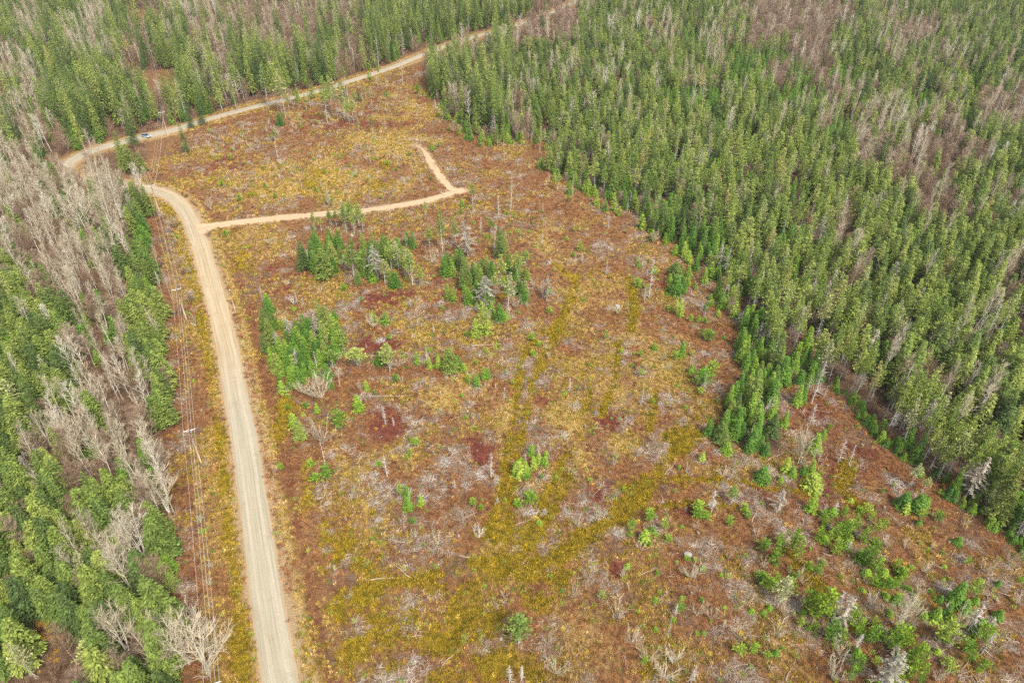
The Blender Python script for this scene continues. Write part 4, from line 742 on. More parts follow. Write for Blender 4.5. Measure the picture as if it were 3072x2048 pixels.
DESC = {'S': ('dark green spruce', 'spruces'), 'Y': ('yellow-green pine', 'pines'), 'F': ('green young fir', 'young firs'), 'B': ('leafless pale aspen', 'bare aspens'), 'W': ('spreading leafless whitish maple', 'bare maples'), 'R': ('leafless reddish birch', 'bare birches'),
        'D': ('dead whitish snag', 'dead snags'), 'L': ('lichen-grey dead spruce', 'grey dead spruces'), 's': ('bright green fir sapling', 'fir saplings'), 'p': ('bushy lime-green pine sapling', 'pine saplings'), 'b': ('leafless greyish bush', 'leafless bushes'),
        'log': ('pale fallen log', 'fallen logs'), 'stump': ('weathered cut stump', 'cut stumps'), 'pile': ('pale heap of cut branches', 'heaps of cut branches')}
ORD = 'first second third fourth fifth sixth seventh eighth ninth tenth eleventh twelfth thirteenth fourteenth fifteenth sixteenth'.split()
REG = []   # (object, kind, zone, px, size)
def sizeword(v, lo, hi): return 'small ' if v < lo else ('tall ' if v > hi else '')
def short(l):
    w = l.split()
    for drop in ('the', 'in', 'and', 'of'):
        while len(w) > 16 and drop in w: w.remove(drop)
    return ' '.join(w[:16])
BANDS = {1: [''], 2: ['upper half, ', 'lower half, '], 3: ['upper third, ', 'middle third, ', 'lower third, '], 4: ['top quarter, ', 'second quarter down, ', 'third quarter down, ', 'bottom quarter, ']}
def label_all():
    by = {}
    for r in REG: by.setdefault((r[1], r[2]), []).append(r)
    for (k, z), l in by.items():
        phr = ZONES[z][2]; d, pl = DESC[k]; n = len(l); nb = min(4, (n + 13) // 14)
        l.sort(key=lambda r: r[5])
        for b in range(nb):
            q = sorted(l[n * b // nb:n * (b + 1) // nb], key=lambda r: r[3]); m = len(q)
            for i, r in enumerate(q):
                o = r[0]; o['group'] = pl + ' ' + phr
                if n == 1: o['label'] = short('only ' + d + ' ' + phr)
                elif m > 16: o['label'] = short(f"{d}, {BANDS[nb][b]}{phr}")
                else: o['label'] = short(f"{d}, {ORD[i]} from left, {BANDS[nb][b]}{phr}")
LIM = {'S': 295, 'Y': 295, 'F': 290, 'B': 240, 'R': 220, 'L': 90, 'D': 120, 'W': 20, 's': 150, 'p': 290, 'b': 120}
order = np.argsort(-app * inview)
taken = np.zeros(len(T), bool)
for k in LIM:
    c = 0; vlist = KINDS[k]; base = {}
    for i in order:
        if kinds[i] != k or not inview[i]: continue
        if c >= LIM[k]: break
        taken[i] = True; c += 1
        vi = R.randrange(len(vlist['var'])); w = wh(k, hh[i], T[i][4]); zs = hh[i] / 10
        if k in 'SYFL': pass
        if vi not in base:
            root = bpy.data.objects.new(vlist['name'], None); C.objects.link(root); root['category'] = vlist['cat'] if k not in 'b' else 'bush'
            ch = [link(nm, m, root) for nm, m in vlist['var'][vi][:2]]; base[vi] = (root, ch); r = root
        else:
            root, ch = base[vi]; r = root.copy(); C.objects.link(r)
            for cobj in ch:
                q = cobj.copy(); q.parent = r; C.objects.link(q)
        r.location = (xx[i], yy[i], zz[i]); r.rotation_euler = (tilt[i, 0], tilt[i, 1], rz[i]); r.scale = (w, w, zs)
        z, px, py_ = zone_of(xx[i], yy[i], zz[i] + hh[i] * .4, 0 if T[i][5] else (1 if T[i][5] == 0 else None)); REG.append((r, k, z, px, hh[i], py_))
REST = {'S': ('spruce_forest', 'dark spruce woods beyond the single trees'), 'Y': ('pine_forest', 'yellow-green pine woods past the clearing'), 'F': ('young_fir_forest', 'young fir woods between the tall trees'), 'B': ('bare_aspen_forest', 'leafless pale aspen woods'),
        'R': ('bare_birch_forest', 'leafless reddish birch woods'), 'L': ('dead_spruce_forest', 'grey dead spruces deep in the woods'), 'D': ('snag_forest', 'dead snags deep in the woods'), 'p': ('sapling_undergrowth', 'tiny pine saplings in the clearing'), 's': ('fir_undergrowth', 'tiny fir saplings in the clearing'), 'b': ('bush_undergrowth', 'small leafless bushes')}
for k, (nm, lb) in REST.items():
    m = np.where((kinds == k) & ~taken)[0]
    if not len(m): continue
    w = np.array([wh(k, hh[i], T[i][4]) for i in m])
    scatter(nm, lb, [v[2] for v in KINDS[k]['var']], np.stack([xx[m], yy[m], zz[m]], 1), np.stack([tilt[m, 0], tilt[m, 1], rz[m]], 1), np.stack([w, w, hh[m] / 10], 1))
print('trees', len(T), 'in view', inview.sum(), {k: int((kinds == k).sum()) for k in set(kinds)})

# ------------------------------------------------------------------ ground plants
def tuft(n, h, w, bw):
    mb = MB()
    for i in range(n):
        a = rv(0, 6.28); r = rv(0, w * .4); p = V((math.cos(a) * r, math.sin(a) * r, -.04)); d = V((rv(-.6, .6), rv(-.6, .6), 1)).normalized(); L = h * rv(.5, 1.1)
        s = d.cross(V((rv(-1, 1), rv(-1, 1), .1))).normalized() * bw
        mid = p + d * L * .6; tip = mid + (d + V((rv(-.7, .7), rv(-.7, .7), -.3))).normalized() * L * .45
        i0 = len(mb.v); mb.v += [tuple(p - s), tuple(p + s), tuple(mid + s * .7), tuple(tip), tuple(mid - s * .7)]; mb.f.append((i0, i0 + 1, i0 + 2, i0 + 3, i0 + 4)); mb.m.append(0); mb.t.append(R.random())
    return mb
def leafy(n, h, w, s):
    mb = MB()
    for i in range(n):
        a = rv(0, 6.28); r = w * .5 * math.sqrt(R.random()); p = V((math.cos(a) * r, math.sin(a) * r, rv(.05, 1) * h * (1 - .5 * (r / w * 2) ** 2)))
        d = V((rv(-1, 1), rv(-1, 1), rv(-.2, .8))).normalized(); mb.kite(p, d, d.cross(V((rv(-1, 1), rv(-1, 1), 1))).normalized(), s * rv(.6, 1.2), s * .6)
    return mb
def sticks(n, w, L):
    mb = MB()
    for i in range(n):
        p = V((rv(-w, w) * .5, rv(-w, w) * .5, rv(.02, .35))); a = rv(0, 6.28); d = V((math.cos(a), math.sin(a), rv(-.12, .3))).normalized(); l = L * rv(.3, 1)
        mb.tube([p, p + d * l * .5 + V((0, 0, rv(-.05, .1))), p + d * l], [rv(.014, .034), .02, .010], 3)
    return mb
TM = [M['tint']]
tufts = [tuft(26, .55, .75, .022).mesh('grass_tuft', TM) for i in range(5)]
brush = [merge((shrub(.75, .8, 9, 7, .75), 0), (leafy(16, .5, .9, .14), 0)).mesh('low_brush', TM) for i in range(5)]
slash = [sticks(12, 1.3, 1.3).mesh('slash_twigs', TM) for i in range(6)]
under = [shrub(2.4, 1.8, 10, 9, 1.3).mesh('understory_stems', TM) for i in range(5)]
leafb = [leafy(90, .8, 1.2, .22).mesh('leafy_bush', TM) for i in range(4)]
def lookup(arr, x, y):
    i = np.clip(np.searchsorted(ys, y) - 1, 0, ny - 1); j = np.clip(np.searchsorted(xs, x) - 1, 0, nx - 1); return arr.reshape(ny, nx)[i, j]
def cand(n, x0, x1, y0, y1, box=None):
    x = rng.uniform(x0, x1, n); y = rng.uniform(y0, y1, n); k = (np.abs(x) < 85 + y * .66); return x[k], y[k]
parts = [cand(330000, -100, 215, 12, 190), cand(160000, -150, 190, 190, 420)]
cx = np.concatenate([p[0] for p in parts]); cy = np.concatenate([p[1] for p in parts])
d1, s1, d2 = road_fields(cx, cy)
fz = lookup(forest, cx, cy); k = (d1 > rng.uniform(-.2, 1.1, d1.size)) & (d2 > rng.uniform(-.9, .6, d1.size)) & (fz < .5); cx, cy, d1, s1, d2 = [a[k] for a in (cx, cy, d1, s1, d2)]
ol, ta, re_ = lookup(olive, cx, cy), lookup(tan, cx, cy), lookup(redm, cx, cy); cz = height(cx, cy)
u = rng.random(cx.size); big = fbm(cx, cy, 30, 3, 1.2)
pal = {'olive': ((.12, .10, .010), (.50, .35, .026)), 'tan': ((.28, .19, .04), (.66, .46, .16)), 'brown': ((.11, .046, .022), (.46, .215, .085)), 'red': ((.15, .040, .028), (.26, .09, .06)), 'grey': ((.16, .115, .085), (.56, .48, .40)), 'purp': ((.13, .085, .065), (.30, .21, .17)), 'green': ((.09, .15, .025), (.30, .36, .06)), 'gold': ((.48, .30, .05), (.62, .45, .08))}
def tints(names):
    t = rng.random((len(names), 1)) * 1.0; lo = np.array([pal[n][0] for n in names]); hi = np.array([pal[n][1] for n in names]); return lo + (hi - lo) * t
kindn = np.full(cx.size, 'none', dtype='<U8')
m1 = fbm(cx, cy, 5.5, 4, 31.0); m2 = fbm(cx, cy, 9, 4, 44.0); deb = fbm(cx, cy, 4.5, 3, 12.3); u2 = rng.random(cx.size); far = cy > 240
score = {'olive': ol * 1.35 + (m1 - .5) * .5 + u * .4, 'tan': ta * .75 + (m2 - .5) * 1.2 + .24 + u2 * .42, 'red': re_ * 1.3 + .05 + (m1 - .5) * .8 + rng.random(cx.size) * .25 - .05,
         'brown': .40 + (.5 - m2) * 1.2 + rng.random(cx.size) * .4, 'grey': .22 + (deb - .5) * 1.5 + rng.random(cx.size) * .45, 'purp': .20 + (.5 - m1) * 1.2 + rng.random(cx.size) * .35}
names = list(score); best = np.argmax(np.stack([score[n_] for n_ in names]), 0)
kindn = np.array(names, dtype='<U8')[best]
dropp = np.select([kindn == 'olive', kindn == 'tan', kindn == 'grey', kindn == 'red'], [.05, .45, .55, .35], .5)
kindn[(rng.random(cx.size) < dropp)] = 'none'
meadow = (cy > 270) | (m2 > .56); g_ = (rng.random(cx.size) < np.where(meadow, .018, .006)); kindn[g_] = 'green'; kindn[(kindn == 'tan') & (rng.random(cx.size) < np.where(meadow, .42, .22))] = 'olive'; g_ = (rng.random(cx.size) < .004) & (m1 > .5); kindn[g_] = 'gold'
noroad = ~((d1 < 9) & (kindn == 'grey')); kindn[~noroad] = 'none'
def put(name, label, meshes, sel, smin, smax, flat=1.0, lift=0.0):
    m = np.where(sel)[0]; n = len(m); s = rng.uniform(smin, smax, n)
    s = s * np.where(cy[m] > 190, 1.25, 1.0)
    scatter(name, label, meshes, np.stack([cx[m], cy[m], cz[m] + lift], 1), np.stack([rng.normal(0, .12, n), rng.normal(0, .12, n), rng.random(n) * 6.28], 1), np.stack([s, s, s * flat], 1), tints(list(kindn[m])))
isg = np.isin(kindn, ['olive', 'tan']); isb = np.isin(kindn, ['brown', 'red', 'purp']); tall = rng.random(cx.size)
put('grass', 'olive and straw-coloured grass over the clearing', tufts, isg, .8, 1.6)
put('low_brush_undergrowth', 'low brown and red brush over the clearing', brush, isb, .6, 1.5, .8)
put('logging_debris', 'pale grey slash left by logging', slash, kindn == 'grey', .6, 1.3, .8)
put('leafy_undergrowth', 'small green and golden leafy plants', leafb, np.isin(kindn, ['green', 'gold']), .35, .95)
print('ground plants', len(cx), {q: int((kindn == q).sum()) for q in set(kindn)})
# brush beneath the trees, in the power line corridor and along roads
ux = rng.uniform(-420, 420, 125000); uy = rng.uniform(12, 650, 125000); k = np.abs(ux) < 75 + uy * .66; ux, uy = ux[k], uy[k]
d1, s1, d2 = road_fields(ux, uy); dp_, _ = pldist(ux, uy, PLN, 30); inc = inpoly(ux, uy, CW)
k = (d1 > 2.2) & (d2 > 2) & (~inc | ((s1 < 0) & (d1 < 18) & (d1 > 5.5) & (uy < ground(0, 440)[1]))) & ((rng.random(ux.size) < .9)); ux, uy, dp_, d1 = ux[k], uy[k], dp_[k], d1[k]
uz = height(ux, uy); n = len(ux); sc = rng.uniform(.5, 1.15, n) * np.where((dp_ < 8) | (d1 < 5), .6, 1.1)
tt = rng.random((n, 1)); lo = np.array([.15, .085, .05]); hi = np.array([.36, .24, .155]); tn = lo + (hi - lo) * tt
scatter('understory_undergrowth', 'reddish brown brush beneath the trees and wires', under, np.stack([ux, uy, uz], 1), np.stack([rng.normal(0, .1, n), rng.normal(0, .1, n), rng.random(n) * 6.28], 1), np.stack([sc, sc, sc], 1), tn)
# roadside grass strip, orange and olive
ux = rng.uniform(-130, 130, 165000); uy = rng.uniform(12, 420, 165000); d1, s1, d2 = road_fields(ux, uy); k = (d1 > .5) & (d1 < 7) & ((s1 < 0) | (uy > 300)) & (d2 > .5) & (rng.random(ux.size) < 1.1 - d1 / 9); ux, uy, d1 = ux[k], uy[k], d1[k]
uz = height(ux, uy); n = len(ux); sc = rng.uniform(.5, 1.1, n); q = (rng.random(n) + (d1 - 3) * .12)[:, None]
tn = np.where(q < .35, [.40, .25, .12], np.where(q < .62, [.26, .18, .03], np.where(q < .85, [.42, .22, .06], [.22, .11, .06]))) * rng.uniform(.7, 1.2, (n, 1))
scatter('roadside_grass', 'orange and olive grass beside the road', tufts, np.stack([ux, uy, uz], 1), np.stack([rng.normal(0, .1, n), rng.normal(0, .1, n), rng.random(n) * 6.28], 1), np.stack([sc, sc, sc], 1), tn)
# autumn leaves in the gap of the near left stand and along the right forest edge
lx = []
for i in range(260):
    px, py = (rng.normal(95, 55), rng.normal(1400, 30)) if i < 160 else (rng.normal(60, 40), rng.normal(1480, 30)); lx.append(ground(px, py))
for (px, py) in [(1960, 935), (1978, 955), (2000, 985), (2030, 1000), (2075, 1020), (2085, 1040), (2095, 1050), (2170, 1100), (2180, 1110), (2210, 1130), (470, 1402)]:
    for i in range(10): a = ground(px, py); lx.append((a[0] + rng.normal(0, 1.2), a[1] + rng.normal(0, 1.2)))
lx = np.array(lx); n = len(lx); sc = rng.uniform(.4, .9, n)
scatter('autumn_leaves', 'yellow-orange leaves in the forest gap and along the edge', leafb, np.stack([lx[:, 0], lx[:, 1], height(lx[:, 0], lx[:, 1])], 1), np.stack([np.zeros(n), np.zeros(n), rng.random(n) * 6.28], 1), np.stack([sc, sc, sc * .8], 1), np.array([.55, .30, .03]) * rng.uniform(.6, 1.2, (n, 1)))

# ------------------------------------------------------------------ fallen logs, stumps, boulders
LOGS = []
def log_mesh(L, r):
    mb = MB(); n = 6; pts = [V((L * (k / n - .5), .12 * math.sin(k * 1.1), r * .8 + .05 * math.sin(k))) for k in range(n + 1)]
    mb.tube(pts, [r * (1 - .55 * k / n) for k in range(n + 1)], 7, 0, .6, cap=True)
    st = MB()
    for i in range(12):
        x = L * rv(-.1, .48); a = rv(-1.2, 1.2); l = rv(.25, .9); p = V((x, 0, r)); st.tube([p, p + V((rv(.1, .5) * l, math.sin(a) * l, abs(math.cos(a)) * l * .6))], [.03, .012], 3)
    return mb.mesh('log_stem', [M['logwood']]), st.mesh('log_stub', [M['logwood']])
lm = [log_mesh(rv(5.5, 8), rv(.055, .10)) for i in range(6)]
lbase = []
def add_log(x, y, ang, ln):
    i = R.randrange(6); z = float(height(np.array([x]), np.array([y]))[0])
    root = next((b for b in lbase if b[0] == i), None)
    if root is None:
        o = link('fallen_log', lm[i][0]); c = link('branch_stub', lm[i][1], o); lbase.append((i, o, c)); r = o; r['category'] = 'log'
    else:
        r = root[1].copy(); C.objects.link(r); c = root[2].copy(); c.parent = r; C.objects.link(c)
    r.location = (x, y, z + .12); r.rotation_euler = (0, rv(-.05, .05), ang); r.scale = (ln / 6.8, 1, 1)
    zi, px, py_ = zone_of(x, y, z, 0); REG.append((r, 'log', zi, px, ln, py_))
# long pale logs readable in the photo: endpoints in crop coordinates
HL = {(2, 2): [(1640, 1050, 1780, 920), (550, 1190, 700, 1340), (560, 1170, 690, 1310), (1405, 1225, 1500, 1110), (1420, 1225, 1520, 1170), (740, 640, 820, 555), (1500, 740, 1620, 790), (1920, 1130, 1975, 1060), (0, 1420, 100, 1320), (250, 1225, 320, 1160), (1740, 880, 1790, 850), (760, 460, 830, 520), (2120, 1170, 2260, 1110)],
      (3, 2): [(50, 465, 220, 480), (240, 490, 340, 590), (400, 770, 520, 700), (455, 1195, 545, 1045), (60, 1290, 110, 1195), (90, 1020, 150, 910), (0, 1100, 160, 1020), (0, 1100, 100, 1210), (460, 1280, 540, 1225), (1000, 1360, 1080, 1345), (1300, 1310, 1390, 1290), (150, 640, 240, 520), (600, 1240, 780, 1290)],
      (1, 2): [(980, 508, 1620, 498), (1720, 440, 1890, 315), (1410, 470, 1540, 395), (2130, 320, 2350, 330), (640, 890, 820, 860), (1030, 580, 1130, 530), (1000, 670, 1100, 610), (2160, 560, 2200, 470), (1350, 900, 1440, 780), (720, 1160, 820, 1155), (510, 665, 620, 590), (1210, 1420, 1300, 1280), (1270, 1440, 1340, 1510), (2240, 1045, 2350, 1040), (2000, 60, 2230, 35), (1380, 1200, 1380, 1130)],
      (1, 1): [(1840, 315, 1910, 240), (300, 320, 400, 290), (1610, 540, 1660, 490), (220, 1420, 290, 1320), (435, 1105, 490, 1075), (1370, 970, 1410, 920), (860, 1085, 950, 1080), (600, 1090, 660, 1030), (1280, 1500, 1360, 1480), (2180, 850, 2230, 800), (2280, 1370, 2350, 1310)],
      (0, 1): [(2160, 435, 2350, 415), (2200, 265, 2290, 268), (2215, 1235, 2250, 1285)], (2, 1): [(470, 545, 560, 500), (570, 670, 630, 620), (600, 1160, 720, 1085), (100, 1140, 180, 1115), (1430, 220, 1470, 200)],
      (2, 3): [(1210, 1568, 1360, 1340), (1340, 830, 1470, 690), (1895, 1180, 1980, 1150), (2180, 1145, 2300, 1135), (1285, 80, 1360, 185), (600, 1320, 660, 1260)],
      (3, 3): [(780, 70, 850, 40), (860, 220, 945, 265), (985, 410, 1045, 475), (1000, 1062, 1130, 1065), (1380, 780, 1590, 950), (1060, 1060, 1130, 940), (1440, 1000, 1560, 950), (1760, 1510, 1870, 1440), (1640, 1310, 1800, 1450), (1780, 1450, 1960, 1250), (1580, 1290, 1720, 1240), (1880, 1510, 1930, 1568)],
      (1, 3): [(930, 305, 1040, 265), (810, 400, 930, 375), (820, 425, 940, 390), (840, 430, 930, 405), (2170, 1170, 2290, 1155), (710, 850, 770, 830), (1980, 0, 2050, 125), (1500, 165, 1620, 75), (1520, 80, 1550, 0), (1895, 0, 1905, 120), (1050, 635, 1280, 595)], (1, 0): [(1400, 1230, 1520, 1220), (1230, 920, 1360, 845)]}
for (ix, iy), l in HL.items():
    for a, b, c, d in l:
        p = ground((ix * 768 + a / 3.0625) / K, (iy * 512 + b / 3.0625) / K); q = ground((ix * 768 + c / 3.0625) / K, (iy * 512 + d / 3.0625) / K)
        ln = min(14, max(2.2, math.hypot(q[0] - p[0], q[1] - p[1]))); add_log((p[0] + q[0]) / 2, (p[1] + q[1]) / 2, math.atan2(q[1] - p[1], q[0] - p[0]), ln)
nlog = 0
while nlog < 95:
    px, py = rng.uniform(560, 2340), rng.uniform(300, 1560); x, y = ground(px, py); a = np.array([x]); b = np.array([y]); d1, _, d2 = road_fields(a, b)
    if d1[0] < 8 or d2[0] < 3 or not inpoly(a, b, CW)[0] or lookup(olive, a, b)[0] > .5: continue
    add_log(x, y, rng.uniform(0, 3.14), rng.uniform(2.0, 5.5)); nlog += 1
# cut stumps and heaps of cut branches
CUTM = plain('sawn_wood', (.24, .185, .135), .9); STM = plain('stump_bark', (.20, .15, .11), .9)
sm_ = []
for i in range(4):
    a_ = MB(); r_ = rv(.12, .19); h_ = rv(.3, .6); a_.tube([V((0, 0, -.3)), V((0, 0, .05)), V((.02, 0, h_))], [r_ * 1.7, r_ * 1.15, r_], 9, 0, .5); b_ = MB(); b_.tube([V((.02, 0, h_ - .02)), V((.02, 0, h_ + .015))], [r_ * 1.02, r_ * .97], 9, 0, .5, cap=True)
    sm_.append((a_.mesh('stump_bark', [STM], True), b_.mesh('stump_cut_face', [CUTM])))
pm_ = [sticks(90, 3.0, 2.4) for i in range(4)]
for p_ in pm_: p_.v = [(a, b, c * (1.0 + 1.8 * max(0, 1 - math.hypot(a, b) / 2.2))) for a, b, c in p_.v]
pm_ = [p_.mesh('brush_heap', [M['deadwood']]) for p_ in pm_]
def spots(n, mask, lim=.5):
    out = []
    while len(out) < n:
        px, py = rng.uniform(560, 2330), 300 + 1250 * rng.random() ** .8; x, y = ground(px, py); a = np.array([x]); b = np.array([y]); d1, _, d2 = road_fields(a, b)
        if d1[0] < 8 or d2[0] < 3 or not inpoly(a, b, CW)[0] or lookup(olive, a, b)[0] > lim or fbm(a, b, 4.5, 3, 12.3)[0] < mask: continue
        out.append((x, y, float(height(a, b)[0])))
    return out
sb_ = {}
for x, y, z in spots(120, 0):
    i = R.randrange(4)
    if i not in sb_: r = link('tree_stump', sm_[i][0]); c = link('cut_face', sm_[i][1], r); r['category'] = 'stump'; sb_[i] = (r, c)
    else: r = sb_[i][0].copy(); C.objects.link(r); c = sb_[i][1].copy(); c.parent = r; C.objects.link(c)
    r.location = (x, y, z); r.rotation_euler = (0, 0, rv(0, 6)); sc_ = rv(.9, 1.7); r.scale = (sc_, sc_, sc_ * .8)
    zi, px, py_ = zone_of(x, y, z, 0); REG.append((r, 'stump', zi, px, .5, py_))
for n_, (x, y, z) in enumerate(spots(64, .52)):
    r = link('brush_pile', pm_[n_ % 4]); r['category'] = 'brush pile'; r.location = (x, y, z); r.rotation_euler = (0, 0, rv(0, 6)); sc_ = rv(.5, 1.0); r.scale = (sc_, sc_ * rv(.7, 1), sc_ * .8)
    zi, px, py_ = zone_of(x, y, z, 0); REG.append((r, 'pile', zi, px, .5, py_))
# boulders
def rock():
    import bmesh
    bm = bmesh.new(); bmesh.ops.create_icosphere(bm, subdivisions=3, radius=1)
    s = rv(0, 50)
    for v in bm.verts:
        n = v.co.normalized(); f = 1 + .35 * (fbm(np.array([n.x * 2 + s]), np.array([n.y * 2 + n.z * 1.7 + s]), 1, 3)[0] - .5); v.co = V((n.x * f, n.y * f * .8, n.z * f * .6))
    me = bpy.data.meshes.new('boulder'); bm.to_mesh(me); bm.free(); me.polygons.foreach_set('use_smooth', [True] * len(me.polygons)); me.materials.append(ROCK); return me
ROCK = plain('lichened_rock', (.30, .27, .25), .9)
for (px, py, s, lb) in [(1418, 706, 1.0, 'pale grey boulder on tan grass beside the upper ruts'), (1580, 1275, .9, 'small whitish rock above a green sapling, lower clearing'), (808, 540, .8, 'dark grey stone by the junction of track and road')]:
    o = link('boulder', rock()); x, y = ground(px, py); o.location = (x, y, float(height(np.array([x]), np.array([y]))[0]) + s * .25); o.scale = (s, s, s); o.rotation_euler = (0, 0, rv(0, 6)); o['category'] = 'boulder'; o['label'] = lb

# ------------------------------------------------------------------ utility poles and wires
PM = plain('pole_wood', (.50, .36, .24), .85); XM = plain('crossarm_wood', (.60, .56, .52), .8); IM = plain('insulator_porcelain', (.72, .74, .76), .3); WM = plain('aluminium_wire', (.52, .46, .40), .6, .0)
TOPS = []; PH = 10.6
plab = ['utility pole at the lower border, its crossarm over bare branches', 'utility pole with crossarm beside the near gravel road', 'utility pole between the gravel road and green strip', 'utility pole inside the road bend', 'tall utility pole at the upper road by the car', 'utility pole up the cleared line in the forest', 'farthest utility pole up the cleared line']
for i, (x, y) in enumerate(PW):
    z = float(height(np.array([x]), np.array([y]))[0]); r = bpy.data.objects.new('utility_pole', None); C.objects.link(r); r.location = (x, y, z)
    a = np.array(PW[min(i + 1, len(PW) - 1)]) - np.array(PW[max(i - 1, 0)]); ang = math.atan2(a[1], a[0]); r.rotation_euler = (0, 0, ang)
    r['category'] = 'utility pole'; r['label'] = plab[i]; r['group'] = 'utility poles of the power line'
    mb = MB(); mb.tube([V((0, 0, -.5)), V((0, 0, 5)), V((0, 0, PH + .3))], [.19, .16, .13], 10, 0, .5, cap=True); link('shaft', mb.mesh('pole_shaft', [PM], True), r)
    mb = MB(); mb.box((0.16, 0, PH - .15), (.12, 2.6, .16)); mb.box((0.16, .42, PH - .5), (.05, 1.0, .05), rot=Matrix.Rotation(math.radians(38), 3, 'X')); mb.box((0.16, -.42, PH - .5), (.05, 1.0, .05), rot=Matrix.Rotation(math.radians(-38), 3, 'X')); arm = link('crossarm', mb.mesh('pole_crossarm', [XM]), r)
    tops = []
    for yy_, zz_ in ((-1.15, PH - .05), (1.15, PH - .05), (0, PH + .32)):
        mb = MB(); mb.tube([V((.16 if yy_ else 0, yy_, zz_)), V((.16 if yy_ else 0, yy_, zz_ + .1)), V((.16 if yy_ else 0, yy_, zz_ + .26))], [.05, .09, .05], 8, 0, .5, cap=True); link('insulator', mb.mesh('insulator', [IM], True), arm)
        tops.append(r.location + Matrix.Rotation(ang, 3, 'Z') @ V((.16 if yy_ else 0, yy_, zz_ + .26)))
    tops.append(r.location + Matrix.Rotation(ang, 3, 'Z') @ V((.2, 0, PH - 2.6))); TOPS.append(tops)
wl = ['left wire of the power line strung along the poles', 'right wire of the power line strung along the poles', 'top middle wire strung over the pole tips', 'lowest thick cable hung below the crossarms']
for w in range(4):
    mb = MB()
    for a, b in zip(TOPS[:-1], TOPS[1:]):
        p, q = a[w], b[w]; n = 16; sag = .9 * ((q - p).length / 60) ** 2
        mb.tube([p.lerp(q, k / n) - V((0, 0, sag * 4 * (k / n) * (1 - k / n))) for k in range(n + 1)], [.024 if w < 3 else .034] * (n + 1), 4, 0, .5)
    o = link('power_line_wire', mb.mesh('wire', [WM])); o['category'] = 'wire'; o['label'] = wl[w]; o['group'] = 'wires of the power line'
# short post with yellow guard right of the road
x, y = ground(540, 712); r = bpy.data.objects.new('marker_post', None); C.objects.link(r); r.location = (x, y, float(height(np.array([x]), np.array([y]))[0])); r['category'] = 'post'; r['label'] = 'old pole stub standing right of the gravel road'
mb = MB(); mb.tube([V((0, 0, -.3)), V((0, 0, 7))], [.14, .11], 8, 0, .5, cap=True); link('shaft', mb.mesh('post_shaft', [PM], True), r); mb = MB(); mb.tube([V((0, 0, 7.0)), V((0, 0, 7.5))], [.115, .10], 8, 0, .5, cap=True); link('cap', mb.mesh('post_cap', [IM], True), r)
x, y = ground(556, 725); o = MB(); o.tube([V((0, 0, 0)), V((1.3, .6, 2.1))], [.06, .06], 6, 0, .5, cap=True)
YM = plain('yellow_plastic', (.75, .55, .08), .5); q = link('guy_guard', o.mesh('guy_guard', [YM])); q.location = (x, y, float(height(np.array([x]), np.array([y]))[0])); q['category'] = 'guy wire guard'; q['label'] = 'yellow plastic guy guard beside the old pole stub'

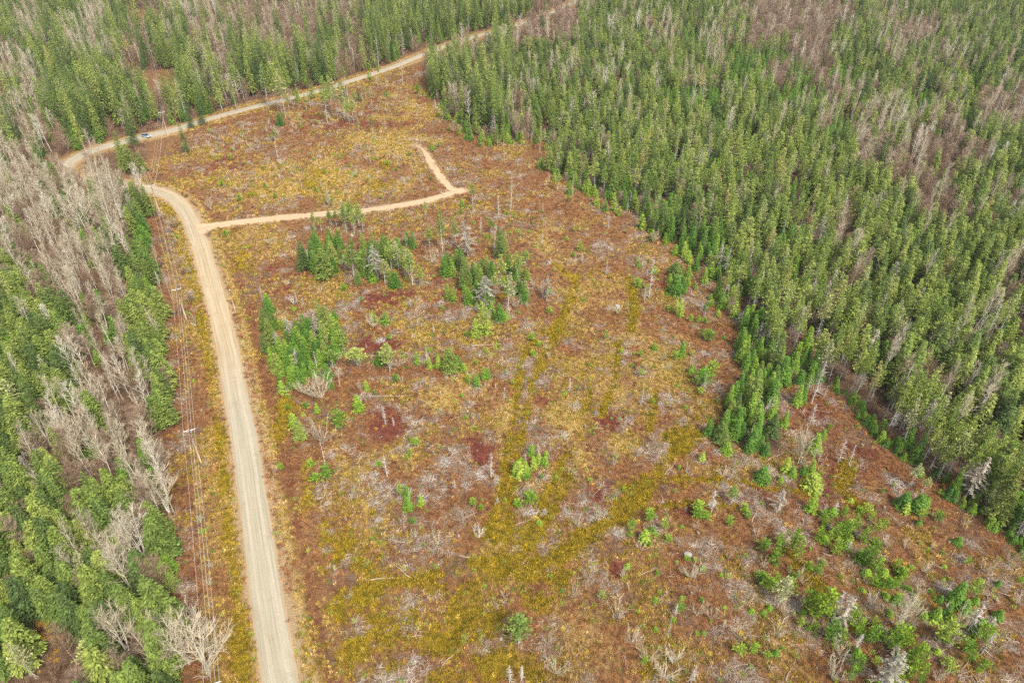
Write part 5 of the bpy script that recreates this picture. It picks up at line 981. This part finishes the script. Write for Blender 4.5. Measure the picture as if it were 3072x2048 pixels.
# ------------------------------------------------------------------ parked car on the upper road
def car():
    x, y = ground(341, 322); nr = np.argmin(np.hypot(ROADS['main'][0][:, 0] - x, ROADS['main'][0][:, 1] - y)); pl = ROADS['main'][0]; d = pl[nr + 1] - pl[nr - 1]; ang = math.atan2(d[1], d[0]) + math.radians(-60)
    r = bpy.data.objects.new('parked_car', None); C.objects.link(r); r.location = (pl[nr][0] + .6, pl[nr][1] - 1.2, .12); r.rotation_euler = (0, 0, ang); r['category'] = 'car'; r['label'] = 'silver-blue car with dark windows parked on the upper gravel road'
    paint, t, b = mat('silver_blue_paint'); b.inputs['Base Color'].default_value = (.42, .50, .60, 1); b.inputs['Metallic'].default_value = .5; b.inputs['Roughness'].default_value = .3; b.inputs['Coat Weight'].default_value = .6
    glass, t, b = mat('tinted_glass'); b.inputs['Base Color'].default_value = (.015, .02, .025, 1); b.inputs['Roughness'].default_value = .08
    tyre = plain('tyre_rubber', (.03, .03, .03), .8); rim = plain('alloy', (.6, .6, .62), .3, .8); lamp, t, b = mat('lamp_lens'); b.inputs['Base Color'].default_value = (.85, .87, .9, 1); b.inputs['Roughness'].default_value = .1
    redl, t, b = mat('tail_lens'); b.inputs['Base Color'].default_value = (.5, .02, .02, 1)
    def extr(prof, ws, name, m, parent):
        mb = MB(); n = len(prof); rows = []
        for s in (-1, -.86, .86, 1):
            row = []
            for k, (px, pz) in enumerate(prof):
                ins = .93 if abs(s) == 1 else 1.0; cxm = 0.0; row.append(len(mb.v)); mb.v.append((cxm + (px - cxm) * (ins if abs(s) == 1 else 1), s * ws[k], .62 + (pz - .62) * (ins + .02 if abs(s) == 1 else 1)))
            rows.append(row)
        for a, b2 in zip(rows[:-1], rows[1:]):
            for k in range(n): mb.f.append((a[k], a[(k + 1) % n], b2[(k + 1) % n], b2[k])); mb.m.append(0); mb.t.append(.5)
        mb.f.append(tuple(reversed(rows[0]))); mb.f.append(tuple(rows[-1])); mb.m += [0, 0]; mb.t += [.5, .5]
        return link(name, mb.mesh(name, [m], False), parent)
    body = [(-2.25, .35), (-2.3, .75), (-2.15, 1.02), (-1.3, 1.05), (.9, 1.02), (1.9, .88), (2.25, .70), (2.28, .38), (1.8, .28), (-1.8, .28)]
    B = extr(body, [.9] * 10, 'body', paint, r)
    cab = [(-2.0, 1.03), (-1.35, 1.48), (-.2, 1.52), (.35, 1.46), (1.05, 1.02)]; extr(cab, [.82, .66, .66, .66, .82], 'window', glass, r)
    mb = MB(); mb.box((-.55, 0, 1.545), (1.5, 1.26, .05)); link('roof', mb.mesh('car_roof', [paint]), r)
    for sx in (-1.4, 1.4):
        for sy in (-.86, .86):
            mb = MB(); mb.tube([V((sx, sy - .11, .33)), V((sx, sy + .11, .33))], [.33, .33], 16, 0, .5, cap=True); w = link('wheel', mb.mesh('tyre', [tyre]), r)
            mb = MB(); s = 1 if sy > 0 else -1; mb.tube([V((sx, sy + s * .10, .33)), V((sx, sy + s * .125, .33))], [.2, .18], 12, 0, .5, cap=True); link('rim', mb.mesh('rim', [rim]), w)
    for sy in (-.62, .62):
        mb = MB(); mb.box((2.20, sy, .70), (.14, .36, .14)); link('headlight', mb.mesh('headlight', [lamp]), r); mb = MB(); mb.box((-2.27, sy, .82), (.1, .3, .2)); link('taillight', mb.mesh('taillight', [redl]), r)
        mb = MB(); mb.box((.75, sy * 1.6, 1.05), (.16, .16, .12)); link('mirror', mb.mesh('mirror', [paint]), r)
car()
label_all()
for o in C.objects:
    if o.parent is not None:
        for kk in ('category', 'group', 'label'):
            if kk in o: del o[kk]

# ------------------------------------------------------------------ thin autumn haze over everything
HAZE = 0.00009
if HAZE:
    mb = MB(); mb.box((0, 3000, 73.5), (12600, 12600, 155)); me = mb.mesh('haze', []); hz = link('haze', me); hz['kind'] = 'stuff'; hz['label'] = 'thin grey autumn haze'
    m = bpy.data.materials.new('haze'); m.use_nodes = True; t = m.node_tree; t.nodes.remove(t.nodes['Principled BSDF']); v = t.nodes.new('ShaderNodeVolumePrincipled'); v.inputs['Color'].default_value = (.88, .90, .92, 1); v.inputs['Density'].default_value = HAZE; v.inputs['Anisotropy'].default_value = .2
    t.links.new(v.outputs[0], t.nodes['Material Output'].inputs['Volume']); me.materials.append(m)
